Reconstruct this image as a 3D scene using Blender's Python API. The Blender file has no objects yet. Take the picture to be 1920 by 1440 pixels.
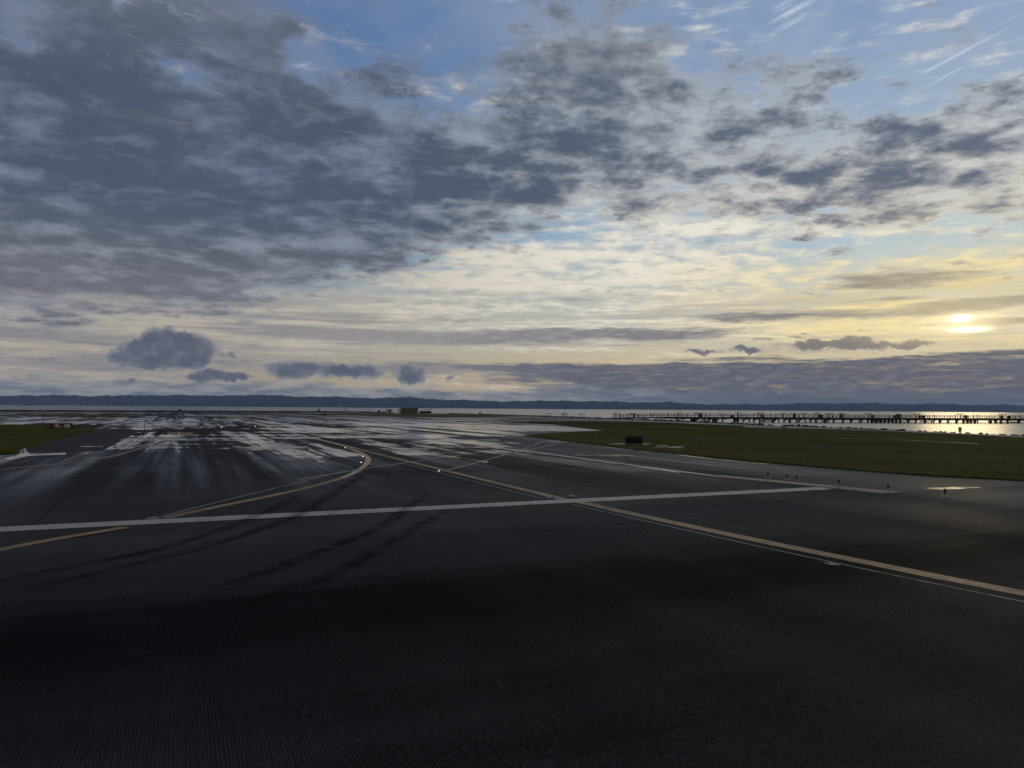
import bpy, bmesh, math, random
import numpy as np
from mathutils import Vector, Matrix

SC = bpy.context.scene
COL = SC.collection
R = math.radians

# ------------------------------------------------------------------ camera
CAM_H, FPX, PITCH, ROLL = 3.4, 1392.0, 1.88, 0.42
_p, _r = R(PITCH), R(ROLL)
FWD = Vector((0, math.cos(_p), math.sin(_p)))
_u0, _r0 = Vector((0, -math.sin(_p), math.cos(_p))), Vector((1, 0, 0))
RIGHT = _r0 * math.cos(_r) + _u0 * math.sin(_r)
UP = -_r0 * math.sin(_r) + _u0 * math.cos(_r)
cam_data = bpy.data.cameras.new('camera')
cam_data.sensor_width = 36.0
cam_data.lens = 36.0 * FPX / 1920.0
cam_data.clip_start, cam_data.clip_end = 0.05, 120000.0
cam = bpy.data.objects.new('camera', cam_data)
COL.objects.link(cam)
cam.matrix_world = Matrix(((RIGHT.x, UP.x, -FWD.x, 0), (RIGHT.y, UP.y, -FWD.y, 0),
                           (RIGHT.z, UP.z, -FWD.z, CAM_H), (0, 0, 0, 1)))
SC.camera = cam
SC.render.engine = 'CYCLES'
SC.cycles.use_denoising = True
SC.cycles.use_adaptive_sampling = True
SC.cycles.adaptive_threshold = 0.014
SC.cycles.adaptive_min_samples = 8
SC.cycles.max_bounces = 6
SC.cycles.glossy_bounces = 3
SC.cycles.volume_bounces = 1
SC.cycles.sample_clamp_indirect = 6.0
SC.view_settings.view_transform = 'Standard'
SC.view_settings.look = 'None'
SC.view_settings.exposure = 0.0
SC.view_settings.gamma = 1.0
SC.view_settings.use_curve_mapping = False

SUN_AZ, SUN_EL = 31.2, 6.2           # degrees right of the view axis, above the horizon


def ray(px, py):
    return FWD + RIGHT * ((px - 960) / FPX) - UP * ((py - 720) / FPX)


def G(px, py, z=0.0):
    """a spot of the place at height z, surveyed from the photograph"""
    d = ray(px, py)
    t = (z - CAM_H) / d.z
    return Vector((d.x * t, d.y * t, z))


def azel(px, py):
    d = ray(px, py).normalized()
    return math.degrees(math.atan2(d.x, d.y)), math.degrees(math.asin(d.z))


def lin(r, g, b):
    def f(c):
        c /= 255.0
        return c / 12.92 if c <= 0.04045 else ((c + 0.055) / 1.055) ** 2.4
    return (f(r), f(g), f(b), 1.0)


# ------------------------------------------------------------------ node language
class T:
    """a node tree with small expressions"""
    def __init__(s, tree):
        s.t = tree

    def n(s, kind, **kw):
        nd = s.t.nodes.new(kind)
        for k, v in kw.items():
            setattr(nd, k, v)
        return nd

    def put(s, sock, v):
        if isinstance(v, X):
            s.t.links.new(v.o, sock)
        elif v is not None:
            if hasattr(sock.default_value, '__len__') and not hasattr(v, '__len__'):
                v = (v,) * len(sock.default_value)
            if hasattr(v, '__len__') and len(v) == 4 and len(sock.default_value) == 3:
                v = v[:3]
            sock.default_value = v

    def m(s, op, a, b=None, c=None, clamp=False):
        nd = s.n('ShaderNodeMath', operation=op, use_clamp=clamp)
        s.put(nd.inputs[0], a)
        if b is not None: s.put(nd.inputs[1], b)
        if c is not None: s.put(nd.inputs[2], c)
        return X(s, nd.outputs[0])

    def vm(s, op, a, b=None, c=None, out=0):
        nd = s.n('ShaderNodeVectorMath', operation=op)
        s.put(nd.inputs[0], a)
        if b is not None: s.put(nd.inputs[1], b)
        if c is not None: s.put(nd.inputs[2], c)
        return X(s, nd.outputs['Value' if op in ('DOT_PRODUCT', 'LENGTH') else 'Vector'])

    def xyz(s, x, y=0.0, z=0.0):
        nd = s.n('ShaderNodeCombineXYZ')
        for i, v in enumerate((x, y, z)): s.put(nd.inputs[i], v)
        return X(s, nd.outputs[0])

    def sep(s, v):
        nd = s.n('ShaderNodeSeparateXYZ')
        s.put(nd.inputs[0], v)
        return [X(s, o) for o in nd.outputs]

    def noise(s, vec, scale=1.0, detail=4.0, rough=0.5, dist=0.0, color=False, lac=2.0):
        nd = s.n('ShaderNodeTexNoise')
        nd.noise_dimensions = '3D'
        s.put(nd.inputs['Vector'], vec)
        nd.inputs['Scale'].default_value = scale
        nd.inputs['Detail'].default_value = detail
        nd.inputs['Roughness'].default_value = rough
        nd.inputs['Lacunarity'].default_value = lac
        nd.inputs['Distortion'].default_value = dist
        return X(s, nd.outputs['Color' if color else 'Fac'])

    def sm(s, x, a, b, lo=0.0, hi=1.0):
        nd = s.n('ShaderNodeMapRange', interpolation_type='SMOOTHSTEP', clamp=False)
        for i, v in enumerate((x, a, b, lo, hi)): s.put(nd.inputs[i], v)
        return X(s, nd.outputs[0])

    def mr(s, x, a, b, lo=0.0, hi=1.0):
        nd = s.n('ShaderNodeMapRange', interpolation_type='LINEAR', clamp=False)
        for i, v in enumerate((x, a, b, lo, hi)): s.put(nd.inputs[i], v)
        return X(s, nd.outputs[0])

    def rgb(s, c, k=1.0):
        """a colour's channels, centred on zero, as a vector"""
        nd = s.n('ShaderNodeSeparateColor')
        s.put(nd.inputs[0], c)
        return s.xyz(X(s, nd.outputs[0]) - 0.5, X(s, nd.outputs[1]) - 0.5, 0.0)

    def mix(s, a, b, f, how='MIX'):
        nd = s.n('ShaderNodeMix', data_type='RGBA', blend_type=how)
        s.put(nd.inputs[0], f)
        s.put(nd.inputs[6], a)
        s.put(nd.inputs[7], b)
        return X(s, nd.outputs[2])

    def ramp(s, f, stops):
        nd = s.n('ShaderNodeValToRGB')
        e = nd.color_ramp.elements
        while len(e) < len(stops): e.new(0.5)
        for k, (p, c) in zip(e, stops):
            k.position = p
            k.color = c
        s.put(nd.inputs[0], f)
        return X(s, nd.outputs[0])

    def cells(s, vec, scale):
        nd = s.n('ShaderNodeTexVoronoi', feature='SMOOTH_F1', voronoi_dimensions='2D')
        s.put(nd.inputs['Vector'], vec)
        nd.inputs['Scale'].default_value = scale
        nd.inputs['Smoothness'].default_value = 0.35
        return X(s, nd.outputs['Distance'])

    def blobs(s, vec, lst):
        """sum of soft ellipses; each (cx, cy, rx, ry, rot_deg, amp)"""
        acc, turned = None, {}
        for cx, cy, rx, ry, rot, amp in lst:
            c, sn = math.cos(R(rot)), math.sin(R(rot))
            if rot == 0:
                v = vec
            elif rot in turned:
                v = turned[rot]
            else:
                v = turned[rot] = s.xyz(s.vm('DOT_PRODUCT', vec, (c, sn, 0)), s.vm('DOT_PRODUCT', vec, (-sn, c, 0)), 0.0)
            ux, uy = cx * c + cy * sn, -cx * sn + cy * c
            v = s.vm('MULTIPLY_ADD', v, (1 / rx, 1 / ry, 0), (-ux / rx, -uy / ry, 0))
            g = s.m('MULTIPLY_ADD', s.vm('LENGTH', v), -amp, amp)
            g = s.m('MAXIMUM' if amp > 0 else 'MINIMUM', g, 0.0)
            acc = g if acc is None else acc + g
        return acc


class X:
    def __init__(s, t, o): s.t, s.o = t, o
    def __add__(s, b): return s.t.m('ADD', s, b)
    __radd__ = __add__
    def __sub__(s, b): return s.t.m('SUBTRACT', s, b)
    def __rsub__(s, b): return s.t.m('SUBTRACT', b, s)
    def __mul__(s, b): return s.t.m('MULTIPLY', s, b)
    __rmul__ = __mul__
    def __truediv__(s, b): return s.t.m('DIVIDE', s, b)
    def clamp(s): return s.t.m('MULTIPLY', s, 1.0, clamp=True)


# ------------------------------------------------------------------ sky
def n_h0(t, az, el):
    return t.noise(t.xyz(az * 0.8, el * 3.2, 1.1), 1.0, 4.0, 0.6)


def build_world():
    w = bpy.data.worlds.new('World')
    SC.world = w
    w.use_nodes = True
    t = T(w.node_tree)
    t.t.nodes.clear()
    tc = t.n('ShaderNodeTexCoord')
    d = X(t, tc.outputs['Generated'])
    dx, dy, dz = t.sep(d)
    DEG = 57.29578
    az = t.m('ARCTAN2', dx, dy) * DEG
    el = t.m('ARCSINE', dz) * DEG
    el0 = t.m('MAXIMUM', el, 0.0)

    def B(px, py, rx, ry, rot, amp):            # an ellipse read off in photo pixels -> degrees
        a, e = azel(px, py)
        k = 24.3
        c = math.cos(R(a))
        return (a, e, rx / k * (c ** 2 * 0.5 + 0.5) * 1.0, ry / k * (c * 0.7 + 0.3), rot, amp)

    # coordinates on flat cloud decks
    zz = t.m('MAXIMUM', dz, 0.0) + 0.11
    deck = t.xyz(dx / zz, dy / zz, 0.0)
    # streaky, horizontally drawn-out coordinates
    streak = t.xyz(az * 0.05, el0 * 0.42, 0.3)
    sky2 = t.xyz(az, el, 0.0)
    w1 = t.noise(t.xyz(az * 0.12, el * 0.22, 1.7), 1.0, 5.0, 0.62, color=True)
    wv = t.rgb(w1)
    warped = t.vm('MULTIPLY_ADD', wv, (9.0, 5.0, 0.0), sky2)          # broad cloud masses

    # ---- clear air
    nish = t.n('ShaderNodeTexSky', sky_type='NISHITA')
    nish.sun_disc = False
    nish.sun_elevation, nish.sun_rotation = R(SUN_EL), R(SUN_AZ)
    nish.dust_density = 0.4
    nish.ozone_density = 2.0
    nk = t.mix(X(t, nish.outputs[0]), (0.09, 0.09, 0.09, 1), 1.0, 'MULTIPLY')
    nk = t.mix(nk, (0.75, 0.72, 0.6, 1), 1.0, 'DARKEN')
    sunward = t.sm(az, -30.0, 32.0)
    top = t.mix(lin(82, 113, 162), lin(134, 160, 196), sunward)
    midc = t.mix(lin(112, 146, 180), lin(160, 192, 216), sunward)
    low = t.mix(lin(150, 158, 160), lin(205, 208, 196), sunward)
    hor = t.mix(lin(172, 160, 146), lin(226, 196, 140), sunward)
    air = t.mix(hor, low, t.sm(el, 1.5, 7.5))
    air = t.mix(air, midc, t.sm(el, 7.0, 14.0))
    air = t.mix(air, top, t.sm(el, 13.0, 26.0))
    air = t.mix(air, nk, 0.14)
    veil = t.noise(t.xyz(az * 0.07, el * 0.12, 3.9), 1.0, 6.0, 0.6)
    air = t.mix(air, t.mix(lin(118, 132, 158), lin(160, 176, 198), sunward), t.sm(veil, 0.36, 0.62) * t.sm(el, 12.0, 20.0) * 0.65)

    # angular distance from the sun
    sa, se = SUN_AZ, SUN_EL
    sdist = t.vm('LENGTH', t.vm('MULTIPLY', t.vm('SUBTRACT', sky2, (sa, se, 0)), (1.0, 1.5, 0.0)))
    halo = t.sm(sdist, 27.0, 2.0)
    halo2 = t.m('POWER', t.sm(sdist, 17.0, 0.0), 1.6)

    # ---- high thin cloud: cream sheet full of streaks and ripples
    n_st = t.noise(t.xyz(az * 0.060, el0 * 0.52 + az * 0.012, 0.3), 1.0, 8.0, 0.62)
    n_rip = t.noise(deck, 8.5, 5.0, 0.66)
    cov = t.blobs(sky2, [B(500, 600, 1100, 150, 0, 1.0), B(1300, 500, 900, 110, 6, .85), B(1500, 560, 900, 130, 0, .9),
                         B(1150, 420, 600, 90, 12, .65), B(1700, 330, 600, 75, 6, .75), B(-400, 640, 900, 160, 0, .8),
                         B(1600, 470, 330, 30, 3, -.6), B(1080, 505, 150, 20, 6, -.5), B(1180, 565, 200, 14, 3, -.4)])
    a1 = t.sm(t.m('MINIMUM', cov, 0.9) * 0.5 + (n_st - 0.5) * 1.9 + (n_rip - 0.5) * 1.3, 0.02, 0.62)
    cream = t.mix(lin(188, 178, 164), lin(243, 236, 219), t.sm(az, -26.0, 12.0))
    cream = t.mix(cream, lin(255, 232, 160), halo * t.sm(el, 14.0, 8.0))
    cream = t.mix(cream, lin(184, 172, 160), t.sm(n_rip * 0.5 + n_st * 0.5, 0.60, 0.38) * 0.45)
    g_st = t.noise(t.xyz(az * 0.05, el0 * 0.95, 6.3), 1.0, 6.0, 0.62)
    cream = t.mix(cream, t.mix(lin(128, 127, 134), lin(170, 158, 146), sunward), t.sm(g_st, 0.44, 0.60) * t.sm(el, 11.0, 5.5) * 0.9)
    col = t.mix(air, cream, a1 * 0.9)

    # faint high cirrus wisps
    cw = t.noise(t.xyz(az * 0.10 + el * 0.03, el * 1.9 - az * 0.58, 2.2), 1.0, 7.0, 0.64)
    wis = t.blobs(sky2, [B(1480, 25, 95, 60, 15, 1.3), B(1780, 110, 260, 26, 17, 1.4), B(1760, 150, 120, 14, 17, 1.0),
                         B(1380, 165, 220, 24, 10, .5), B(575, 128, 40, 22, 15, 1.2), B(830, 100, 120, 40, 10, .45),
                         B(1040, 118, 60, 24, 15, 1.1)])
    aw = t.sm(wis * 0.55 + (cw - 0.5) * 2.4, 0.40, 1.15)
    col = t.mix(col, t.mix(lin(190, 204, 222), lin(226, 232, 234), sunward), aw * t.sm(wis, 0.1, 0.6) * 0.7)

    # ---- the thick grey deck, upper left to right
    big = [B(180, 330, 620, 300, 0, 1.05), B(560, 300, 620, 230, 0, .9), B(120, 80, 520, 200, 0, .62), B(480, 20, 420, 130, 0, .5),
           B(-500, 250, 900, 420, 0, 1.1), B(250, 500, 620, 95, 6, .8), B(860, 330, 460, 120, 0, .85), B(1120, 140, 400, 190, -10, .85),
           B(1180, 290, 460, 120, 6, .75), B(1620, 300, 480, 130, 6, .72), B(1850, 300, 380, 130, 6, .72), B(1540, 140, 170, 90, 0, .65),
           B(1750, 400, 330, 50, 6, .45), B(1380, 370, 330, 48, 6, .45), B(760, 450, 330, 60, 6, .5), B(2300, 250, 500, 120, 0, .7),
           B(830, 60, 110, 55, 0, -.7), B(330, 125, 150, 42, -10, -.9), B(620, 90, 120, 55, 25, -.9), B(90, 130, 180, 34, -38, -.9), B(1750, 90, 420, 110, 6, -.5),
           B(1050, 500, 300, 60, 6, -.3)]
    cvb = t.m('MINIMUM', t.blobs(warped, big), 1.0)
    behind = t.sm(t.m('ABSOLUTE', az), 55.0, 85.0) * t.sm(el, 4.0, 20.0) + t.sm(el, 32.0, 48.0)
    cvb = t.m('MAXIMUM', cvb, t.m('MINIMUM', behind, 1.0) * 0.95)
    n_b = t.noise(deck, 1.55, 6.0, 0.55)
    n_s = t.noise(deck, 5.6, 7.0, 0.66)
    cell = t.cells(t.vm('MULTIPLY_ADD', wv, (0.9, 0.9, 0.0), deck), 4.6)
    dens = (0.42 - cell) * t.sm(az, -18.0, 20.0, 0.30, 0.45) + cvb * 0.92 + (n_b - 0.5) * 1.1 + (n_s - 0.5) * t.sm(az, -10.0, 24.0, 0.9, 1.7)
    a2 = t.sm(dens + (n_rip - 0.5) * 0.25, 0.14, 0.60)
    shade = t.sm(dens * 0.6 + (n_s - 0.5) * 1.7 + (n_b - 0.5) * 0.9 + (0.42 - cell) * 0.35 + (n_rip - 0.5) * 0.35, t.sm(az, -18.0, 14.0, -0.18, -0.08), t.sm(az, -10.0, 16.0, 0.76, 0.90))
    light = t.mix(lin(118, 130, 152), lin(194, 199, 203), t.sm(az, -20.0, 28.0))
    light = t.mix(light, lin(226, 218, 200), t.sm(el, 21.0, 11.0) * t.sm(az, -16.0, 20.0) * 0.85)
    dark = t.mix(lin(74, 85, 103), lin(94, 102, 120), t.sm(az, -12.0, 30.0))
    dark = t.mix(dark, lin(110, 112, 120), t.sm(el, 15.0, 7.0) * 0.8)
    light = t.mix(light, lin(150, 152, 160), t.sm(el, 16.0, 8.0) * t.sm(az, 4.0, -20.0) * 0.8)
    colb = t.mix(light, dark, shade)
    colb = t.mix(colb, lin(118, 124, 136), t.sm(el, 20.0, 31.0) * 0.55)
    colb = t.mix(colb, lin(136, 136, 138), t.m('MAXIMUM', t.sm(el, 31.0, 42.0), t.sm(t.m('ABSOLUTE', az), 50.0, 80.0)) * 0.8)
    # thin bright holes in the deck
    glow = t.sm(n_rip + (n_s - 0.5) * 0.6, 0.60, 0.80) * t.sm(dens, 1.1, 0.4)
    colb = t.mix(colb, t.mix(lin(168, 184, 208), lin(214, 214, 208), sunward), glow * 0.7)
    col = t.mix(col, colb, a2 * 0.96)

    # ---- long flat bars of lower cloud
    bars = [B(900, 632, 520, 22, 0, 1.3), B(1180, 625, 260, 16, 0, 1.0), B(1430, 594, 190, 14, 0, 1.3), B(1680, 524, 160, 20, 0, 1.4),
            B(1800, 572, 260, 18, 2, 1.6), B(1870, 604, 130, 10, 0, 1.5), B(300, 640, 330, 26, 0, .8), B(1100, 560, 180, 10, 0, .5),
            B(640, 560, 330, 10, 0, .5), B(150, 560, 260, 14, 0, .7), B(1750, 668, 300, 9, 2, 1.4), B(1480, 672, 260, 8, 0, 1.0),
            B(1080, 690, 300, 12, 0, 1.1), B(860, 600, 300, 9, 0, .5), B(1650, 560, 160, 8, 2, .7), B(200, 672, 420, 30, 0, .75),
            B(1500, 700, 620, 26, 0, 2.0), B(1850, 715, 560, 44, 0, 2.6), B(1250, 712, 420, 20, 0, 1.4), B(1450, 738, 600, 26, 0, 2.0),
            B(2500, 690, 800, 60, 0, 2.0), B(-600, 660, 700, 40, 0, 1.0), B(660, 690, 500, 22, 0, .8)]
    w2 = t.noise(t.xyz(az * 0.10, el * 0.8, 5.1), 1.0, 6.0, 0.62, color=True)
    wbar = t.vm('MULTIPLY_ADD', t.rgb(w2), (9.0, 1.5, 0.0), sky2)
    cb = t.blobs(wbar, bars)
    n_bar = t.noise(t.xyz(az * 0.36, el * 2.6, 7.7), 1.0, 7.0, 0.66)
    cbn = t.m('MINIMUM', cb, 0.92) + (n_bar - 0.5) * 1.9 + (n_st - 0.5) * 0.6
    a3 = t.sm(cbn, 0.10, 0.95)
    barc = t.mix(lin(150, 144, 144), lin(112, 112, 122), t.sm(az, -14.0, 18.0))
    barc = t.mix(barc, lin(76, 85, 104), t.sm(el, 5.4, 4.2) * t.sm(az, -18.0, 10.0))
    barc = t.mix(barc, lin(142, 128, 112), halo * 0.3 * t.sm(el, 4.0, 6.0))
    barc = t.mix(barc, t.mix(lin(168, 164, 164), lin(116, 122, 136), t.sm(el, 5.4, 4.2)), t.sm(n_bar + (n_h0(t, az, el) - 0.5) * 0.8, 0.46, 0.72) * 0.75)
    col = t.mix(col, barc, a3 * 0.92)

    # ---- cloud lying on the far hills
    n_h = t.noise(t.xyz(az * 0.35, el * 1.5, 3.3), 1.0, 7.0, 0.62)
    edge = t.mr(az, -34.0, 20.0, 1.8, 1.15)
    a4 = t.sm(el - edge - (n_h - 0.5) * 2.4, 0.45, -0.35)
    lowc = t.mix(lin(112, 119, 132), lin(172, 172, 172), t.sm(t.noise(t.xyz(az * 0.4, el * 2.0 + 0.3, 8.3), 1.0, 6.0, 0.62), 0.36, 0.68))
    lowc = t.mix(lowc, lin(90, 95, 110), t.sm(az, 2.0, 20.0) * 0.9)
    col = t.mix(col, lowc, a4 * 0.93)

    # ---- separate cumulus heads
    heads = [B(305, 652, 62, 50, 0, 2.3), B(250, 668, 54, 34, 0, 2.0), B(358, 658, 60, 42, 0, 2.1), B(302, 676, 100, 19, 0, 1.6),
             B(402, 705, 60, 16, 0, 2.0), B(445, 706, 44, 11, 0, 1.5), B(368, 709, 36, 10, 0, 1.5),
             B(540, 694, 60, 22, 0, 1.7), B(610, 692, 66, 22, 0, 1.4), B(680, 697, 66, 22, 0, 1.4),
             B(770, 702, 38, 27, 0, 2.2), B(432, 664, 28, 12, 0, 1.0),
             B(1528, 646, 48, 13, 0, 1.9), B(1605, 644, 54, 16, 0, 1.9), B(1700, 646, 74, 10, 0, 1.3), B(1400, 655, 38, 10, 0, 1.6),
             B(845, 708, 14, 9, 0, 1.2), B(1320, 660, 60, 7, 0, 1.1), B(245, 716, 34, 9, 0, 1.2)]
    w3 = t.noise(t.xyz(az * 1.25, el * 1.3, 3.3), 1.0, 6.0, 0.68, color=True)
    wpuf = t.vm('MULTIPLY_ADD', t.rgb(w3), (1.5, 1.3, 0.0), sky2)
    ch = t.blobs(wpuf, heads)
    a5 = t.sm(ch, 0.22, 0.78)
    n_c = t.noise(t.xyz(az * 1.0, el * 1.3, 4.4), 1.0, 5.0, 0.58)
    headc = t.mix(lin(150, 152, 157), lin(84, 92, 109), t.sm(t.m('MINIMUM', ch, 1.2) * 0.8 + (n_c - 0.5) * 1.5, 0.05, 1.15))
    headc = t.mix(headc, lin(124, 118, 114), t.sm(az, 12.0, 24.0) * 0.7)
    col = t.mix(col, headc, a5 * 0.95)

    # ---- the sun behind its veil
    spot = t.blobs(sky2, [B(1800, 597, 26, 9, 0, 1.0), B(1818, 618, 42, 7, 0, 1.0), B(1806, 606, 80, 26, 0, .26), B(1808, 606, 220, 70, 0, .15)])
    spot = t.m('POWER', spot, 1.3) * t.sm(n_bar, 0.30, 0.60, 0.55, 1.2)
    col = t.mix(col, (1.0, 0.82, 0.40, 1), halo2 * 0.34 * t.sm(el, 3.6, 5.6))
    col = t.mix(col, (3.1, 2.5, 1.35, 1), t.m('MINIMUM', spot * 0.72, 1.0), 'ADD')
    # below the horizon: grey earth-light
    col = t.mix((0.03, 0.033, 0.04, 1), col, t.sm(el, -1.2, -0.1))

    bg = t.n('ShaderNodeBackground')
    STR = 0.1
    t.put(bg.inputs[0], t.mix(col, (1 / STR, 1 / STR, 1 / STR, 1), 1.0, 'MULTIPLY'))
    bg.inputs[1].default_value = STR
    out = t.n('ShaderNodeOutputWorld')
    t.t.links.new(bg.outputs[0], out.inputs[0])
    w.cycles.sampling_method = 'NONE'


build_world()
sun_d = bpy.data.lights.new('sun', 'SUN')
sun_d.energy, sun_d.angle, sun_d.color = 0.045, R(5.0), (1.0, 0.76, 0.42)
sun = bpy.data.objects.new('sun', sun_d)
COL.objects.link(sun)
_sd = Vector((math.sin(R(SUN_AZ)) * math.cos(R(SUN_EL)), math.cos(R(SUN_AZ)) * math.cos(R(SUN_EL)), math.sin(R(SUN_EL))))
sun.rotation_euler = _sd.to_track_quat('Z', 'Y').to_euler()
sun.location = (60, 100, 40)

# ------------------------------------------------------------------ helpers
rng = random.Random(7)
nrng = np.random.default_rng(11)


class MB:
    """collects faces of one mesh"""
    def __init__(s): s.v, s.f = [], []

    def quad(s, *p):
        i = len(s.v)
        s.v += [tuple(q) for q in p]
        s.f.append(tuple(range(i, i + len(p))))
        return s

    def box(s, c, d, rz=0.0, taper=1.0):
        cx, cy, cz = c
        hx, hy, hz = d[0] / 2, d[1] / 2, d[2] / 2
        cr, sr = math.cos(rz), math.sin(rz)
        i = len(s.v)
        for z, k in ((-hz, 1.0), (hz, taper)):
            for x, y in ((-hx, -hy), (hx, -hy), (hx, hy), (-hx, hy)):
                x2, y2 = x * k, y * k
                s.v.append((cx + x2 * cr - y2 * sr, cy + x2 * sr + y2 * cr, cz + z))
        for q in ((0, 3, 2, 1), (4, 5, 6, 7), (0, 1, 5, 4), (1, 2, 6, 5), (2, 3, 7, 6), (3, 0, 4, 7)):
            s.f.append(tuple(i + k for k in q))
        return s

    def bar(s, a, b, r, n=6, r2=None):
        a, b = Vector(a), Vector(b)
        r2 = r if r2 is None else r2
        d = (b - a).normalized()
        u = d.orthogonal().normalized()
        w = d.cross(u)
        i = len(s.v)
        for p, rr in ((a, r), (b, r2)):
            for k in range(n):
                an = 2 * math.pi * k / n + math.pi / n
                s.v.append(tuple(p + (u * math.cos(an) + w * math.sin(an)) * rr))
        for k in range(n):
            k2 = (k + 1) % n
            s.f.append((i + k, i + k2, i + n + k2, i + n + k))
        s.f.append(tuple(i + k for k in reversed(range(n))))
        s.f.append(tuple(i + n + k for k in range(n)))
        return s

    def lathe(s, c, prof, n=14):
        """prof: list of (radius, z)"""
        i = len(s.v)
        for r, z in prof:
            for k in range(n):
                an = 2 * math.pi * k / n
                s.v.append((c[0] + r * math.cos(an), c[1] + r * math.sin(an), c[2] + z))
        for j in range(len(prof) - 1):
            for k in range(n):
                k2 = (k + 1) % n
                s.f.append((i + j * n + k, i + j * n + k2, i + (j + 1) * n + k2, i + (j + 1) * n + k))
        s.f.append(tuple(i + k for k in reversed(range(n))))
        m = i + (len(prof) - 1) * n
        s.f.append(tuple(m + k for k in range(n)))
        return s

    def mesh(s, name):
        me = bpy.data.meshes.new(name)
        me.from_pydata(s.v, [], s.f)
        me.update()
        return me

    def build(s, name, mat, parent=None, smooth=False):
        return obj(name, s.mesh(name), mat, parent, smooth)


def obj(name, me, mat, parent=None, smooth=False):
    o = bpy.data.objects.new(name, me)
    COL.objects.link(o)
    if mat is not None and not me.materials:
        me.materials.append(mat)
    if smooth:
        for p in me.polygons: p.use_smooth = True
    if parent is not None:
        o.parent = parent
    return o


def tag(o, label=None, cat=None, group=None, kind=None):
    if label: o['label'] = label
    if cat: o['category'] = cat
    if group: o['group'] = group
    if kind: o['kind'] = kind
    return o


def empty(name, loc, rz=0.0, label=None, cat=None, group=None):
    o = bpy.data.objects.new(name, None)
    o.empty_display_size = 0.2
    COL.objects.link(o)
    o.location = loc
    o.rotation_euler = (0, 0, rz)
    return tag(o, label, cat, group)


def copy_tree(o, parent=None):
    c = o.copy()
    COL.objects.link(c)
    if parent is not None: c.parent = parent
    for ch in o.children:
        copy_tree(ch, c)
    return c


def resample(pts, step):
    out = [Vector(pts[0])]
    for a, b in zip(pts[:-1], pts[1:]):
        a, b = Vector(a), Vector(b)
        n = max(1, int((b - a).length / step))
        for k in range(1, n + 1):
            out.append(a.lerp(b, k / n))
    return out


def smooth_poly(pts, it=2):
    pts = [Vector(p) for p in pts]
    for _ in range(it):
        q = [pts[0]]
        for a, b in zip(pts[:-1], pts[1:]):
            q += [a.lerp(b, .25), a.lerp(b, .75)]
        pts = q + [pts[-1]]
    return pts


# ------------------------------------------------------------------ materials
def material(name):
    m = bpy.data.materials.new(name)
    m.use_nodes = True
    t = T(m.node_tree)
    bs = m.node_tree.nodes['Principled BSDF']
    return m, t, bs


def pos_of(t):
    return X(t, t.n('ShaderNodeNewGeometry').outputs['Position'])


def simple(name, rgb, rough=0.6, spec=0.3, metal=0.0, var=0.25, scale=3.0):
    m, t, bs = material(name)
    n = t.noise(pos_of(t), scale, 4.0, 0.6)
    a = tuple(c * (1 - var) for c in rgb) + (1,)
    b = tuple(c * (1 + var) for c in rgb) + (1,)
    t.put(bs.inputs['Base Color'], t.mix(a, b, t.sm(n, 0.3, 0.7)))
    bs.inputs['Roughness'].default_value = rough
    bs.inputs['Specular IOR Level'].default_value = spec
    bs.inputs['Metallic'].default_value = metal
    return m


def bump(t, bs, h, strength, dist):
    b = t.n('ShaderNodeBump')
    b.inputs['Strength'].default_value = strength
    b.inputs['Distance'].default_value = dist
    t.put(b.inputs['Height'], h)
    t.t.links.new(b.outputs[0], bs.inputs['Normal'])
    return b


# runway frame: RA points away from the camera along the grooves, RB along the runway
TH = R(24.0)
RA = Vector((-math.sin(TH), math.cos(TH), 0))
RB = Vector((math.cos(TH), math.sin(TH), 0))


def ab(a, b, z=0.0):
    p = RA * a + RB * b
    return Vector((p.x, p.y, z))


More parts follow.
